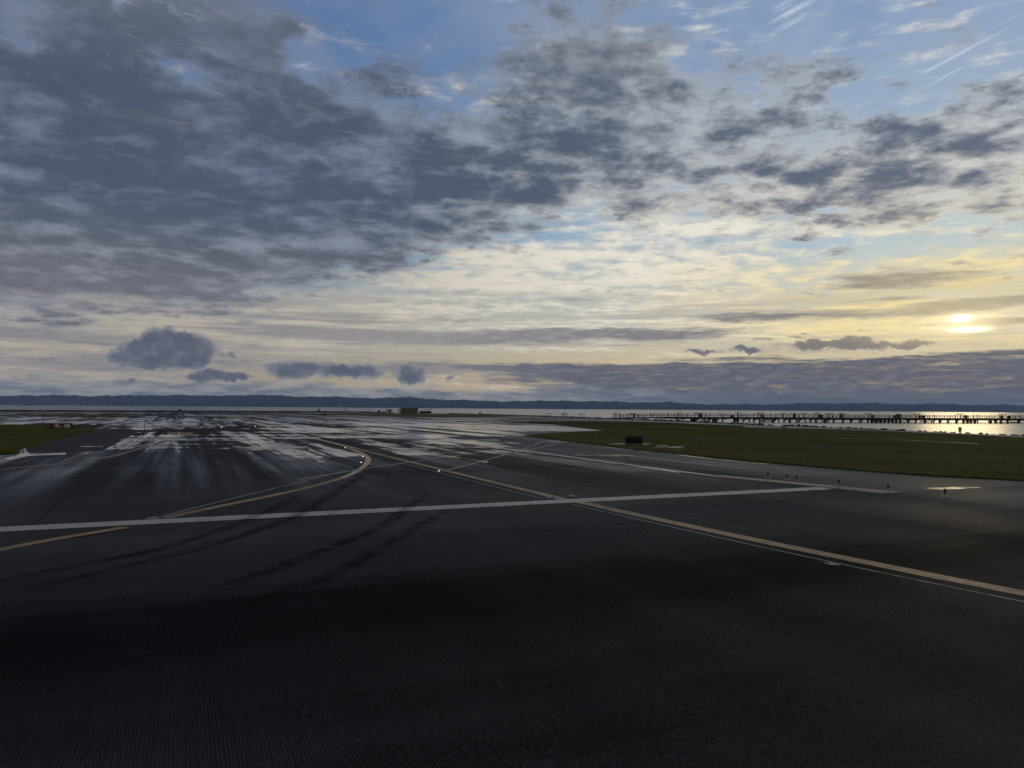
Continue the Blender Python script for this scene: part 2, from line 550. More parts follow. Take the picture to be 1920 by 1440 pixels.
def asphalt(name, grooved):
    m, t, bs = material(name)
    P = pos_of(t)
    px, py, pz = t.sep(P)
    A = t.vm('DOT_PRODUCT', P, tuple(RA))
    Bc = t.vm('DOT_PRODUCT', P, tuple(RB))
    fine = t.noise(P, 34.0, 3.0, 0.7)
    speck = t.noise(P, 70.0, 1.0, 0.5)
    broad = t.noise(t.xyz(A * 0.06, Bc * 0.03, 0), 1.0, 5.0, 0.6)
    along_b = t.noise(t.xyz(A * 0.55, Bc * 0.045, 4.0), 1.0, 6.0, 0.62)
    along_a = t.noise(t.xyz(A * 0.018, Bc * 0.30, 2.0), 1.0, 5.0, 0.6)
    tone = 0.25 + t.sm(fine, 0.30, 0.70) * 0.95 + (broad - 0.5) * 0.7 + (along_b - 0.5) * (1.9 if grooved else 1.1) + (along_a - 0.5) * 0.6
    if grooved:
        # rubber laid down along the landing track
        track = t.sm(t.m('ABSOLUTE', A - 12.4 + (along_b - 0.5) * 7.0), 3.4, 0.2)
        tone = tone * (1.0 - track * 0.85) + t.sm(A, 15.0, 20.0) * 0.55 + t.sm(A, 9.5, 6.0) * 0.22
    else:
        track = None
    tone = t.m('MAXIMUM', tone, 0.12)
    base = t.vm('MULTIPLY', t.xyz(tone, tone, tone), (0.037, 0.037, 0.040) if grooved else (0.032, 0.032, 0.033))
    base = t.mix(base, (0.20, 0.20, 0.20, 1), t.sm(speck, 0.68, 0.75) * 0.8)
    # standing water: soft streaks down the paving lanes, broken across the slope
    n1 = t.noise(t.xyz(A * 0.011, Bc * 0.21, 1.0), 1.0, 6.0, 0.62)
    n1b = t.noise(t.xyz(A * 0.022, Bc * 0.75, 5.0), 1.0, 5.0, 0.62)
    n2 = t.noise(t.xyz(A * 0.11, Bc * 0.035, 7.0), 1.0, 6.0, 0.62)
    rel = px / t.m('MAXIMUM', py, 1.0)
    reg = t.sm(py, 36.0, 72.0) * t.sm(rel, 0.10, -0.10, 0.45, 1.0)
    reg = reg * t.sm(py, 330.0, 170.0, 0.45, 1.0)
    wl = n1 * 0.50 + n1b * 0.32 + n2 * 0.38 - 0.10 + (broad - 0.5) * 0.30
    wet = t.sm(wl + reg * 0.125, 0.602, 0.66) * t.sm(reg, 0.05, 0.35)
    damp = t.sm(n1 * 0.55 + n2 * 0.45 + (broad - 0.5) * 0.5, 0.40, 0.66)
    base = t.mix(base, t.vm('MULTIPLY', base, (0.6, 0.6, 0.6)), t.m('MAXIMUM', wet, damp * 0.4))
    t.put(bs.inputs['Base Color'], base)
    sheen = t.sm(n1 * 0.7 + n1b * 0.3, 0.46, 0.64) * t.sm(A, 27.0, 44.0)
    rough = t.mr(damp, 0.0, 1.0, 0.62, 0.50) + (0.24 - 0.5) * sheen
    rough = rough + (0.055 - rough) * wet
    t.put(bs.inputs['Roughness'], rough)
    verge = t.sm(Bc, 26.6, 28.0) * t.sm(A, 10.0, 20.0)
    spec = t.mr(damp, 0.0, 1.0, 0.015, 0.035) + sheen * 0.17 + verge * 0.10
    t.put(bs.inputs['Specular IOR Level'], spec + (0.5 - spec) * wet)
    hgt = fine * 0.7 + t.noise(P, 9.0, 3.0, 0.6) * 0.3
    bm = bump(t, bs, hgt, 0.5, 0.008)
    t.put(bm.inputs['Strength'], (1.0 - wet) * 0.55)
    return m


M = {}
M['asphalt'] = asphalt('wet_asphalt', False)
M['runway'] = asphalt('grooved_asphalt', True)


def paint(name, rgb, wear, worn_rgb=(0.05, 0.048, 0.045)):
    m, t, bs = material(name)
    P = pos_of(t)
    n = t.noise(P, 2.2, 7.0, 0.66)
    n2 = t.noise(P, 30.0, 3.0, 0.6)
    A = t.vm('DOT_PRODUCT', P, tuple(RA))
    Bc = t.vm('DOT_PRODUCT', P, tuple(RB))
    n3 = t.noise(t.xyz(A * 0.3, Bc * 0.06, 3.0), 1.0, 4.0, 0.6)
    f = t.sm(n * 0.7 + n2 * 0.3 + (n3 - 0.5) * 0.8, wear - 0.09, wear + 0.09)
    t.put(bs.inputs['Base Color'], t.mix(tuple(rgb) + (1,), tuple(worn_rgb) + (1,), f))
    bs.inputs['Roughness'].default_value = 0.5
    bs.inputs['Specular IOR Level'].default_value = 0.25
    bump(t, bs, n2, 0.4, 0.004)
    return m


M['white_paint'] = paint('white_paint', (0.36, 0.34, 0.315), 0.59)
M['glint_paint'] = paint('glint_edge_paint', (0.48, 0.47, 0.45), 0.58)  # white edge paint, lightened to carry the reflection of the wet strip
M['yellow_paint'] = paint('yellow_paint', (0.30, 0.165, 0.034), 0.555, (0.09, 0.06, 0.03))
M['far_yellow'] = paint('sheen_yellow_paint', (0.50, 0.36, 0.22), 0.60, (0.16, 0.12, 0.08))  # lightened yellow paint; on the far line its colour stands in for grazing sheen
M['faded_yellow'] = paint('faded_yellow_paint', (0.20, 0.14, 0.07), 0.55, (0.05, 0.042, 0.034))
M['thin_white'] = paint('thin_white_paint', (0.34, 0.34, 0.34), 0.58)
M['kerf'] = paint('kerf_sealant', (0.45, 0.46, 0.47), 0.60)


def rubber():
    m, t, bs = material('tyre_rubber')
    P = pos_of(t)
    tc = X(t, t.n('ShaderNodeTexCoord').outputs['UV'])
    u, v, _ = t.sep(tc)
    n = t.noise(t.xyz(u * 9.0, v * 7.0, 0) , 1.0, 5.0, 0.68) * 0.6 + t.noise(P, 1.2, 4.0, 0.65) * 0.4
    al = t.sm(t.m('ABSOLUTE', v - 0.5), 0.5, 0.18) * t.sm(t.m('ABSOLUTE', u - 0.5), 0.5, 0.32) * t.sm(n, 0.38, 0.62)
    t.put(bs.inputs['Alpha'], al * 0.66)
    bs.inputs['Base Color'].default_value = (0.007, 0.007, 0.008, 1)
    bs.inputs['Roughness'].default_value = 0.75
    bs.inputs['Specular IOR Level'].default_value = 0.05
    return m


M['rubber'] = rubber()
M['seal'] = simple('joint_sealant', (0.012, 0.012, 0.012), 0.7, 0.03, var=0.4, scale=1.0)


def puddle_mat(name='puddle_water', broken=False, rough=0.0):
    m, t, bs = material(name)
    P = pos_of(t)
    bs.inputs['Base Color'].default_value = (0.016, 0.017, 0.019, 1)
    n = t.noise(P, 0.5, 4.0, 0.6)
    t.put(bs.inputs['Roughness'], t.sm(n, 0.3, 0.7, 0.05 + rough, 0.22 + rough))
    bs.inputs['IOR'].default_value = 1.33
    if broken:
        A = t.vm('DOT_PRODUCT', P, tuple(RA))
        Bc = t.vm('DOT_PRODUCT', P, tuple(RB))
        k = t.noise(t.xyz(A * 0.10, Bc * 0.8, 2.0), 1.0, 6.0, 0.64) * 0.6 + t.noise(t.xyz(A * 0.6, Bc * 0.15, 6.0), 1.0, 5.0, 0.6) * 0.4
        t.put(bs.inputs['Alpha'], t.sm(k, 0.44, 0.56) * 0.9)
    return m


M['puddle'] = puddle_mat()
M['streak'] = puddle_mat('streaky_water_film', True)
M['film'] = puddle_mat('thin_rough_film', True, 0.16)
M['thin_puddle'] = simple('thin_water_film', (0.03, 0.03, 0.03), 0.42, 0.16, var=0.4, scale=0.6)
M['dry_asphalt'] = simple('dry_shoulder', (0.034, 0.033, 0.034), 0.7, 0.06, var=0.25, scale=0.8)


def water_mat():
    m, t, bs = material('bay_water')
    P = pos_of(t)
    bs.inputs['Base Color'].default_value = (0.020, 0.028, 0.034, 1)
    bs.inputs['IOR'].default_value = 2.0
    bs.inputs['Roughness'].default_value = 0.27
    x, y, z = t.sep(P)
    h = t.noise(t.xyz(x * 0.30, y * 0.12, 0), 1.0, 4.0, 0.6) + t.noise(t.xyz(x * 1.1, y * 0.5, 4), 1.0, 2.0, 0.5) * 0.3
    bump(t, bs, h, 0.35, 0.5)
    return m


M['water'] = water_mat()


def grass_mat(name, k):
    m, t, bs = material(name)
    P = pos_of(t)
    x, y, z = t.sep(P)
    n = t.noise(t.xyz(x * 0.05, y * 0.10, 0), 1.0, 6.0, 0.62)
    n2 = t.noise(P, 1.3, 5.0, 0.65)
    c = t.mix((0.051 * k, 0.056 * k, 0.006 * k, 1), (0.072 * k, 0.069 * k, 0.010 * k, 1), t.sm(n2, 0.3, 0.7))
    c = t.mix(c, (0.085 * k, 0.060 * k, 0.022 * k, 1), t.sm(n, 0.50, 0.60) * 0.8)
    c = t.mix(c, (0.030 * k, 0.036 * k, 0.007 * k, 1), t.sm(n, 0.47, 0.37) * 0.75)
    far = t.sm(y, 110.0, 190.0) * 0.85
    c = t.mix(c, t.mix((0.075, 0.052, 0.028, 1), (0.05, 0.040, 0.024, 1), n2), far)
    t.put(bs.inputs['Base Color'], c)
    bs.inputs['Roughness'].default_value = 0.85
    bs.inputs['Specular IOR Level'].default_value = 0.05
    if name == 'turf':
        bump(t, bs, n2, 0.8, 0.15)
    return m


M['turf'] = grass_mat('turf', 0.8)  # darkened copy of the grass colour, so blade tips look lit against it
M['blade'] = grass_mat('grass_blade', 2.0)  # lightened copy, making up in colour for sky light upright blades miss
M['dry'] = simple('dry_grass', (0.085, 0.060, 0.028), 0.9, 0.05, var=0.5, scale=0.6)
M['gravel'] = simple('wet_gravel', (0.085, 0.085, 0.09), 0.55, 0.25, var=0.4, scale=2.0)
M['rock'] = simple('shore_rock', (0.022, 0.021, 0.020), 0.8, 0.2, var=0.6, scale=1.5)
M['timber'] = simple('pier_timber', (0.020, 0.016, 0.014), 0.8, 0.2, var=0.4, scale=1.5)
M['steel'] = simple('dark_steel', (0.035, 0.035, 0.04), 0.5, 0.4, var=0.3)
M['black'] = simple('black_paint', (0.008, 0.008, 0.012), 0.6, 0.12, var=0.2)
M['bluegrey'] = simple('blue_grey_panel', (0.05, 0.055, 0.095), 0.4, 0.4, var=0.2)
M['cabinet'] = simple('cabinet_grey', (0.07, 0.07, 0.07), 0.6, 0.3, var=0.2)
M['palegrey'] = simple('pale_grey_paint', (0.40, 0.41, 0.42), 0.6, 0.3, var=0.15)
M['stucco'] = simple('brown_stucco', (0.14, 0.115, 0.095), 0.9, 0.1, var=0.15, scale=1.0)
M['roofing'] = simple('dark_roofing', (0.05, 0.045, 0.042), 0.8, 0.2)
M['concrete'] = simple('wet_concrete', (0.16, 0.155, 0.15), 0.5, 0.3, var=0.3, scale=1.5)
M['sign_red'] = simple('sign_red', (0.13, 0.006, 0.012), 0.5, 0.3, var=0.1)
M['sign_black'] = simple('sign_black', (0.008, 0.008, 0.009), 0.5, 0.3, var=0.1)
M['sign_white'] = simple('sign_white', (0.75, 0.74, 0.76), 0.6, 0.2, var=0.05)
M['sign_tan'] = simple('sign_tan', (0.30, 0.27, 0.24), 0.6, 0.2, var=0.05)
M['sign_yellow'] = simple('sign_yellow', (0.50, 0.30, 0.03), 0.6, 0.2, var=0.1)
M['red_lens'] = simple('red_lens', (0.09, 0.010, 0.010), 0.25, 0.5, var=0.2)
M['blue_lens'] = simple('blue_lens', (0.010, 0.015, 0.06), 0.2, 0.5, var=0.2)
M['marker'] = simple('marker_panel', (0.20, 0.19, 0.09), 0.6, 0.2, var=0.15)
M['cast'] = simple('cast_metal', (0.19, 0.19, 0.20), 0.5, 0.3, metal=0.2, var=0.2)
M['forest'] = simple('far_forest', (0.020, 0.021, 0.015), 0.95, 0.0, var=0.9, scale=0.0016)
M['town'] = simple('far_town_walls', (0.30, 0.30, 0.30), 0.8, 0.1, var=0.3, scale=0.01)
M['hull'] = simple('ship_hull', (0.025, 0.03, 0.045), 0.6, 0.2)
M['lamp_dark'] = simple('lamp_head', (0.03, 0.03, 0.035), 0.4, 0.4)


def lit(name, rgb, power):
    m, t, bs = material(name)
    bs.inputs['Base Color'].default_value = (0.8, 0.8, 0.75, 1)
    n = t.noise(pos_of(t), 8.0, 2.0)
    t.put(bs.inputs['Emission Color'], t.mix(tuple(c * .9 for c in rgb) + (1,), tuple(rgb) + (1,), n))
    bs.inputs['Emission Strength'].default_value = power
    return m


M['lit_amber'] = lit('lit_amber_lens', (1.0, 0.80, 0.30), 3.0)
M['lit_white'] = lit('lit_white_lens', (0.9, 1.0, 0.95), 1.6)

# ------------------------------------------------------------------ land and water
SHORE = [(-900, 769), (-300, 769.4), (0, 770.5), (320, 771.6), (620, 772.6), (740, 774), (840, 775.6), (900, 777), (960, 779), (1020, 781), (1080, 783),
         (1130, 785), (1200, 787), (1290, 791), (1350, 793.5), (1400, 796), (1450, 798), (1500, 799.5), (1600, 803.5),
         (1700, 808), (1800, 812.5), (1920, 818), (2050, 825), (2250, 840)]
shore = [G(*p) for p in SHORE]
far_r = shore[-1]
land = shore + [Vector((far_r.x + 260, far_r.y - 60, 0)), Vector((900, -900, 0)), Vector((-1500, -900, 0)), Vector((-2600, shore[0].y - 100, 0))]
mb = MB()
mb.quad(*reversed(land))
ground = tag(mb.build('ground', M['asphalt']), kind='structure')

WZ = -3.0
mb = MB()
xs = [-40000, -6000, -1500, 0, 1500, 6000, 40000]
ys = [-1200, 60, 800, 4000, 30000]
for i in range(len(xs) - 1):
    for j in range(len(ys) - 1):
        mb.quad((xs[i], ys[j], WZ), (xs[i + 1], ys[j], WZ), (xs[i + 1], ys[j + 1], WZ), (xs[i], ys[j + 1], WZ))
tag(mb.build('bay_water', M['water']), kind='structure')


def ribbon(name, pts, width, z, mat, kind='structure', parent=None, jitter=0.0, uv=False, step=1.5):
    """a flat painted strip of real width along a line on the ground"""
    pts = resample(pts, step)
    n = len(pts)
    me = bpy.data.meshes.new(name)
    v, f, uvs = [], [], []
    for k, p in enumerate(pts):
        a, b = pts[max(0, k - 1)], pts[min(n - 1, k + 1)]
        d = (b - a).normalized()
        nrm = Vector((-d.y, d.x, 0))
        w = width / 2
        v.append(tuple(p + nrm * (w + rng.uniform(-jitter, jitter)) + Vector((0, 0, z))))
        v.append(tuple(p - nrm * (w + rng.uniform(-jitter, jitter)) + Vector((0, 0, z))))
    for k in range(n - 1):
        f.append((2 * k + 1, 2 * k + 3, 2 * k + 2, 2 * k))
    me.from_pydata(v, [], f)
    if uv:
        l = me.uv_layers.new(name='UVMap')
        for k in range(n - 1):
            for c, (q, s_) in enumerate(((k, 1), (k + 1, 1), (k + 1, 0), (k, 0))):
                l.data[4 * k + c].uv = (q / (n - 1), s_)
    o = obj(name, me, mat, parent)
    if parent is None:
        tag(o, kind=kind)
    return o


def gp(lst, sm=0):
    p = [G(*q) for q in lst]
    return smooth_poly(p, sm) if sm else p


# ---- the grooved runway in the foreground: real saw-cut grooves
def build_runway():
    a0, a1, b0, b1, pitch = -14.0, 21.9, -22.0, 40.0, 0.038
    nb = int((b1 - b0) / pitch)
    zt, zb = 0.013, 0.004
    v, f = [], []
    cuts = [a0, 3.0, 8.0, 13.0, 18.0, a1]
    for k in range(nb):
        b = b0 + k * pitch
        depth = zb + rng.uniform(0, .003)
        w = 0.0100 * rng.uniform(0.85, 1.2)
        for bb, z in ((b, zt), (b + pitch - w * 1.35, zt), (b + pitch - w * 1.1, depth), (b + pitch - w * 0.25, depth)):
            for a in cuts:
                p = ab(a, bb, z)
                v.append((p.x, p.y, p.z))
    nc = len(cuts)
    rows = nb * 4
    for r_ in range(rows - 1):
        for c in range(nc - 1):
            i = r_ * nc + c
            f.append((i, i + nc, i + nc + 1, i + 1))
    me = bpy.data.meshes.new('runway')
    me.from_pydata(v, [], f)
    return tag(obj('runway', me, M['runway']), kind='structure')


build_runway()

# ---- painted markings
ribbon('runway_edge_line', [ab(24.28, b) for b in np.arange(-60, 27.2, 2)], 0.92, 0.004, M['white_paint'], jitter=0.022, step=0.3)
ribbon('taxiway_centre_line', [ab(a, 13.2 + 0.0008 * max(0, a - 60) ** 1.75 * 0.12) for a in np.arange(24.8, 62, 1.5)], 0.42, 0.004, M['yellow_paint'], jitter=0.025)
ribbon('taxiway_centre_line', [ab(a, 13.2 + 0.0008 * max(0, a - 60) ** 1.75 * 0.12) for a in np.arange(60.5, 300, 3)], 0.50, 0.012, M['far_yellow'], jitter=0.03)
near_c = smooth_poly([ab(23.75, 13.3), ab(18, 13.55), ab(13.2, 13.95), ab(8.8, 14.45), ab(4, 15.4), ab(-4, 17.8)])
ribbon('taxiway_lead_line', near_c, 0.46, 0.016, M['yellow_paint'], jitter=0.014, step=0.5)
ribbon('taxiway_curve_line', gp([(309, 971), (401, 951.5), (528, 925.7), (601, 908.5), (640, 896.5)], 1), 0.36, 0.005, M['yellow_paint'], jitter=0.02, step=0.6)
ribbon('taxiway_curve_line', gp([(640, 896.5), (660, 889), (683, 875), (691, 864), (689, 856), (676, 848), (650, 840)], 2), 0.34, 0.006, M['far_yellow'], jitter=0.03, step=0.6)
ribbon('taxiway_curve_line', gp([(236, 989.5), (160, 1002), (100, 1012), (0, 1031), (-120, 1056)], 1), 0.36, 0.016, M['yellow_paint'], jitter=0.012, step=0.6)
edge_c = [ab(a, 24.6 + 0.6 * math.exp(-((a - 40) / 40) ** 2) + 0.006 * max(0, a - 90)) for a in np.arange(31, 118, 2)]
ribbon('taxiway_edge_line', edge_c, 0.42, 0.004, M['glint_paint'], jitter=0.05)
ribbon('taxiway_edge_line', smooth_poly([ab(31, 25.3), ab(24.4, 26.85), ab(17, 27.85), ab(6, 28.9), ab(-6, 29.6)]), 1.05, 0.004, M['faded_yellow'], jitter=0.03, step=0.6)
# thin lines and saw kerfs
ribbon('cable_kerf', smooth_poly([ab(23.3, 12.75), ab(18, 12.98), ab(13.2, 13.28), ab(8.8, 13.75), ab(3, 14.7)]), 0.035, 0.016, M['kerf'], step=0.8)
ribbon('cable_kerf', [ab(25.2, 12.55), ab(44, 12.4)], 0.04, 0.004, M['kerf'])
ribbon('cable_kerf', gp([(305, 967.5), (430, 936), (560, 904.5), (650, 882)], 1), 0.05, 0.004, M['kerf'])
for pts in ([(560, 899), (688, 878), (767, 866.7), (833, 856.7), (917, 845.5), (935, 840.5)], [(840, 881), (900, 866), (963, 848), (1017, 829)],
            [(940, 853), (1010, 840), (1050, 830)]):
    ribbon('pavement_joint_line', gp(pts), 0.16, 0.006, M['thin_white'], jitter=0.02)
ribbon('holding_line', gp([(-140, 892), (0, 880), (100, 871), (200, 859), (262, 841), (300, 830), (345, 818), (362, 811)], 1), 0.55, 0.005, M['faded_yellow'], jitter=0.03)
ribbon('cross_taxi_line', [ab(a, b) for a, b in ((71, -60), (71.5, -20), (71.5, 4), (71, 12))], 0.6, 0.005, M['faded_yellow'], jitter=0.05)
ribbon('cross_taxi_line', gp([(690, 844), (780, 845), (880, 846.5)]), 0.4, 0.007, M['faded_yellow'], jitter=0.04)
for px in (318, 326, 334, 343, 352):
    ribbon('holding_bar', gp([(px, 811), (px + 9, 816.5)]), 0.35, 0.008, M['yellow_paint'])

# sealed joints between the paving lanes
for b in (-34, -26.5, -19, -11.4, -3.8, 3.9, 9.0, 17.4, 21.3):
    ribbon('sealed_joint', [ab(25.2, b), ab(95, b)], 0.05, 0.0045, M['seal'], jitter=0.008)
for a, b0, b1 in ((31.5, -40, 12.6), (38.6, -40, 24), (47, -40, 24), (57.5, -40, 24), (33.8, 14, 24.2), (29, 26.8, 40), (20, 28, 44)):
    ribbon('sealed_joint', [ab(a, b0), ab(a, b1)], 0.045, 0.0055, M['seal'], jitter=0.008)

# ---- tyre marks left by turning aircraft
for pts, w in ([[(-160, 1130), (0, 1091), (146, 1061), (291, 1034), (401, 1000), (500, 960), (560, 930)], 0.55],
               [[(-60, 1130), (109, 1092), (255, 1060), (364, 1031), (474, 999), (569, 963), (656, 905), (700, 880)], 0.62],
               [[(380, 1110), (500, 1075), (600, 1035), (709, 994), (771, 947), (800, 925)], 0.58],
               [[(420, 1140), (540, 1110), (636, 1075), (746, 1009), (822, 968), (840, 955)], 0.58]):
    ribbon('tyre_mark', gp(pts, 2), w, 0.0175, M['rubber'], uv=True, step=0.5)


mb = MB()
mb.quad(*[q + Vector((0, 0, .0065)) for q in reversed(gp([(40, 848.5), (190, 845.5), (198, 842), (236, 822), (252, 813), (262, 807), (240, 804), (150, 803), (100, 812), (60, 835)]))])
tag(mb.build('pavement_shoulder', M['dry_asphalt']), kind='structure')


# ---- puddles: sheets of standing water with ragged edges
def puddle(pts, z=0.009, rag=0.35, name='puddle', mat='puddle'):
    p = gp(pts)
    out = []
    for i, a in enumerate(p):
        b = p[(i + 1) % len(p)]
        n = max(2, min(14, int((b - a).length / 1.2)))
        d = (b - a)
        nrm = Vector((-d.y, d.x, 0)).normalized()
        amp = min(rag * 0.12 * d.length, 1.6)
        for k in range(n):
            q = a.lerp(b, k / n)
            if k: q = q + nrm * rng.uniform(-amp, amp) * rag
            out.append(q + Vector((0, 0, z)))
    area = sum(out[i].x * out[(i + 1) % len(out)].y - out[(i + 1) % len(out)].x * out[i].y for i in range(len(out)))
    if area < 0: out.reverse()
    m = MB()
    m.quad(*out)
    return tag(m.build(name, M[mat]), kind='structure')


PUD = [
    [(800, 803), (850, 798.7), (900, 797), (1000, 797.6), (1060, 801), (1110, 805), (1142, 807.6), (1050, 808.4), (985, 807.8), (925, 807), (880, 804.5)],
    [(380, 841), (443, 838), (513, 837.5), (575, 836.7), (583, 840), (515, 843.8), (467, 845.2), (450, 842.5)],
    [(33, 843), (50, 845), (55, 851.5), (123, 849), (123, 852.5), (53, 855), (17, 863), (8, 861.7), (38, 851.7), (-20, 849), (-30, 845)],
    [(763, 840), (780, 835), (833, 836.7), (917, 837.5), (917, 839.4), (817, 840.4), (797, 844.3), (775, 843)],
    [(900, 835), (922, 833), (950, 838), (940, 841), (900, 837.7)],
    [(633, 806), (660, 807.5), (730, 817), (820, 831.5), (800, 833.5), (700, 821), (650, 813)],
    [(638, 814.5), (700, 826), (760, 839), (800, 848), (917, 866), (912, 868), (790, 850), (735, 838), (680, 826)],
    [(473, 813), (500, 822), (533, 834), (545, 836.5), (530, 837.5), (500, 829), (480, 819)],
    [(550, 843), (590, 856), (613, 868), (598, 867), (570, 855), (545, 845)],
    [(573, 838), (600, 848), (620, 857), (611, 857), (585, 847)],
    [(523, 820), (553, 831.5), (545, 832.5), (520, 822)],
    [(0, 789.6), (160, 789), (320, 789.4), (420, 791.5), (400, 793), (300, 794.5), (120, 795), (80, 793.5), (-60, 792.5)],
    [(230, 797), (330, 795.5), (425, 797), (432, 800), (390, 803), (300, 803.5), (240, 801)],
    [(545, 788), (600, 788.6), (660, 793.5), (650, 796), (590, 795.5), (560, 792)],
    [(230, 822), (330, 819.5), (420, 821), (520, 824.5), (500, 827), (400, 826), (300, 827.5), (225, 825.5)],
    [(205, 836), (300, 832.5), (380, 833.5), (300, 836.5), (220, 839)],
    [(150, 836.6), (216, 836.4), (216, 838), (152, 838)],
    [(640, 797), (700, 801), (760, 806), (745, 807), (680, 803)],
    [(1047, 852.6), (1120, 852.4), (1190, 853), (1185, 855.4), (1110, 855), (1050, 854.4)],
    [(840, 824), (935, 823.6), (937, 826), (850, 826.5)],
    [(1733, 915.6), (1806, 912.6), (1890, 917), (1940, 921), (1880, 925), (1806, 922.5)],
    [(1850, 930), (1960, 926), (1990, 931), (1900, 932)],
    [(880, 790), (960, 789), (1030, 790), (1040, 791.4), (930, 792)],
    [(600, 781), (700, 782.5), (705, 784.5), (640, 784)],
    [(560, 777.8), (680, 779), (640, 780), (560, 779.4)],
    [(330, 777.8), (470, 778), (530, 780.5), (440, 781.5), (340, 780)],
    [(0, 772.6), (250, 773), (300, 774), (120, 774.4), (0, 774)],
]
for p in PUD:
    puddle(p, mat='film' if p[0][0] > 1700 else ('puddle' if p in (PUD[0], PUD[2]) else 'streak'))
ribbon('puddle', [ab(a, 24.15 + 0.6 * math.exp(-((a - 40) / 40) ** 2)) for a in np.arange(33, 80, 2)], 0.35, 0.010, M['streak'], jitter=0.1)


ribbon('puddle', gp([(1278, 853), (1300, 856), (1350, 862), (1400, 867), (1440, 870.5)]), 0.5, 0.010, M['puddle'], jitter=0.18)
ribbon('puddle', gp([(1130, 837.5), (1170, 842.5), (1215, 848)]), 0.3, 0.010, M['streak'], jitter=0.1)


# ---- grass
def inside(poly, x, y):
    c = np.zeros(len(x), bool)
    n = len(poly)
    for i in range(n):
        x1, y1, x2, y2 = poly[i].x, poly[i].y, poly[i - 1].x, poly[i - 1].y
        k = ((y1 > y) != (y2 > y)) & (x < (x2 - x1) * (y - y1) / (y2 - y1 + 1e-12) + x1)
        c ^= k
    return c


def turf(name, pts, h, mat):
    """a raised sheet of turf with a rounded, uneven lip"""
    p = []
    for i, a in enumerate(pts):
        b = pts[(i + 1) % len(pts)]
        n = max(1, min(40, int((b - a).length / 1.0)))
        d = (b - a)
        nrm = Vector((-d.y, d.x, 0)).normalized()
        for k in range(n):
            q = a.lerp(b, k / n)
            p.append(q + nrm * rng.uniform(-0.12, 0.12) if k else q)
    area = sum(p[i].x * p[i - 1].y - p[i - 1].x * p[i].y for i in range(len(p)))
    if area > 0: p.reverse()
    m = MB()
    n = len(p)
    m.v = [(q.x, q.y, -0.02) for q in p] + [(q.x, q.y, h * rng.uniform(0.7, 1.0)) for q in p]
    m.f = [(i, (i + 1) % n, n + (i + 1) % n, n + i) for i in range(n)] + [tuple(range(n, 2 * n))]
    return tag(m.build(name, mat), kind='structure'), p


def blades(name, poly, count, hmin, hmax, mat, near=None, base_z=0.04):
    """grass blades over a piece of turf"""
    xs_ = np.array([q.x for q in poly]); ys_ = np.array([q.y for q in poly])
    x0, x1, y0, y1 = xs_.min(), xs_.max(), ys_.min(), min(ys_.max(), 190)
    X_, Y_ = [], []
    got = 0
    while got < count:
        u = nrng.random(60000)
        y = y0 + (y1 - y0) * u ** 1.9
        x = x0 + (x1 - x0) * nrng.random(60000)
        k = inside(poly, x, y) & (np.abs(x) < y * 0.78 + 6)
        X_.append(x[k]); Y_.append(y[k]); got += k.sum()
        if k.sum() == 0: return
    x, y = np.concatenate(X_)[:count], np.concatenate(Y_)[:count]
    # a fringe along the rim
    rim = []
    for i in range(len(poly)):
        a, b = poly[i - 1], poly[i]
        if min(a.y, b.y) > 130 or (b - a).length > 20: continue
        for _ in range(int((b - a).length * 40)):
            q = a.lerp(b, rng.random())
            rim.append((q.x + rng.gauss(0, .22), q.y + rng.gauss(0, .22)))
    if rim:
        rim = np.array(rim)
        x, y = np.concatenate([x, rim[:, 0]]), np.concatenate([y, rim[:, 1]])
    n = len(x)
    h = nrng.uniform(hmin, hmax, n) * (0.6 + 0.8 * nrng.random(n))
    an = nrng.uniform(0, math.pi, n)
    wd = nrng.uniform(0.015, 0.035, n) * (1 + y / 90)
    lean = nrng.normal(0, 0.4, (n, 2)) * h[:, None]
    v = np.zeros((n, 3, 3))
    v[:, 0] = np.c_[x - np.cos(an) * wd, y - np.sin(an) * wd, np.full(n, base_z)]
    v[:, 1] = np.c_[x + np.cos(an) * wd, y + np.sin(an) * wd, np.full(n, base_z)]
    v[:, 2] = np.c_[x + lean[:, 0], y + lean[:, 1], base_z + h]
    me = bpy.data.meshes.new(name)
    me.vertices.add(3 * n); me.loops.add(3 * n); me.polygons.add(n)
    me.vertices.foreach_set('co', v.reshape(-1))
    me.loops.foreach_set('vertex_index', np.arange(3 * n, dtype=np.int32))
    me.polygons.foreach_set('loop_start', np.arange(0, 3 * n, 3, dtype=np.int32))
    me.update()
    me.validate()
    return tag(obj(name, me, mat), kind='stuff')


near_edge = [(985, 817.5), (1050, 826), (1110, 833), (1150, 838), (1220, 846), (1280, 851.5), (1350, 860), (1450, 869), (1550, 877.5), (1640, 885), (1750, 893),
             (1850, 898), (1960, 904), (2150, 918), (2400, 945)]
far_edge = [(2400, 858), (2150, 838), (1920, 821), (1800, 815), (1700, 810), (1600, 805.5), (1500, 802), (1420, 800), (1340, 797), (1260, 793), (1180, 790.5),
            (1080, 790), (990, 790.5), (925, 791), (985, 793), (1040, 796), (1100, 803), (1142, 807.6), (1100, 810), (1030, 813.5)]
f_turf, f_poly = turf('grass_field', gp(near_edge) + gp(far_edge), 0.09, M['turf'])
blades('grass', f_poly, 300000, 0.03, 0.085, M['blade'])
l_turf, l_poly = turf('grass_island', gp([(-260, 880), (-120, 862), (0, 845.5), (30, 842), (60, 837), (90, 828), (120, 819), (160, 812), (174, 806.5), (150, 803.2), (85, 797.3), (0, 796.6), (-120, 797), (-300, 799)]), 0.09, M['turf'])
blades('grass', l_poly, 60000, 0.03, 0.085, M['blade'])
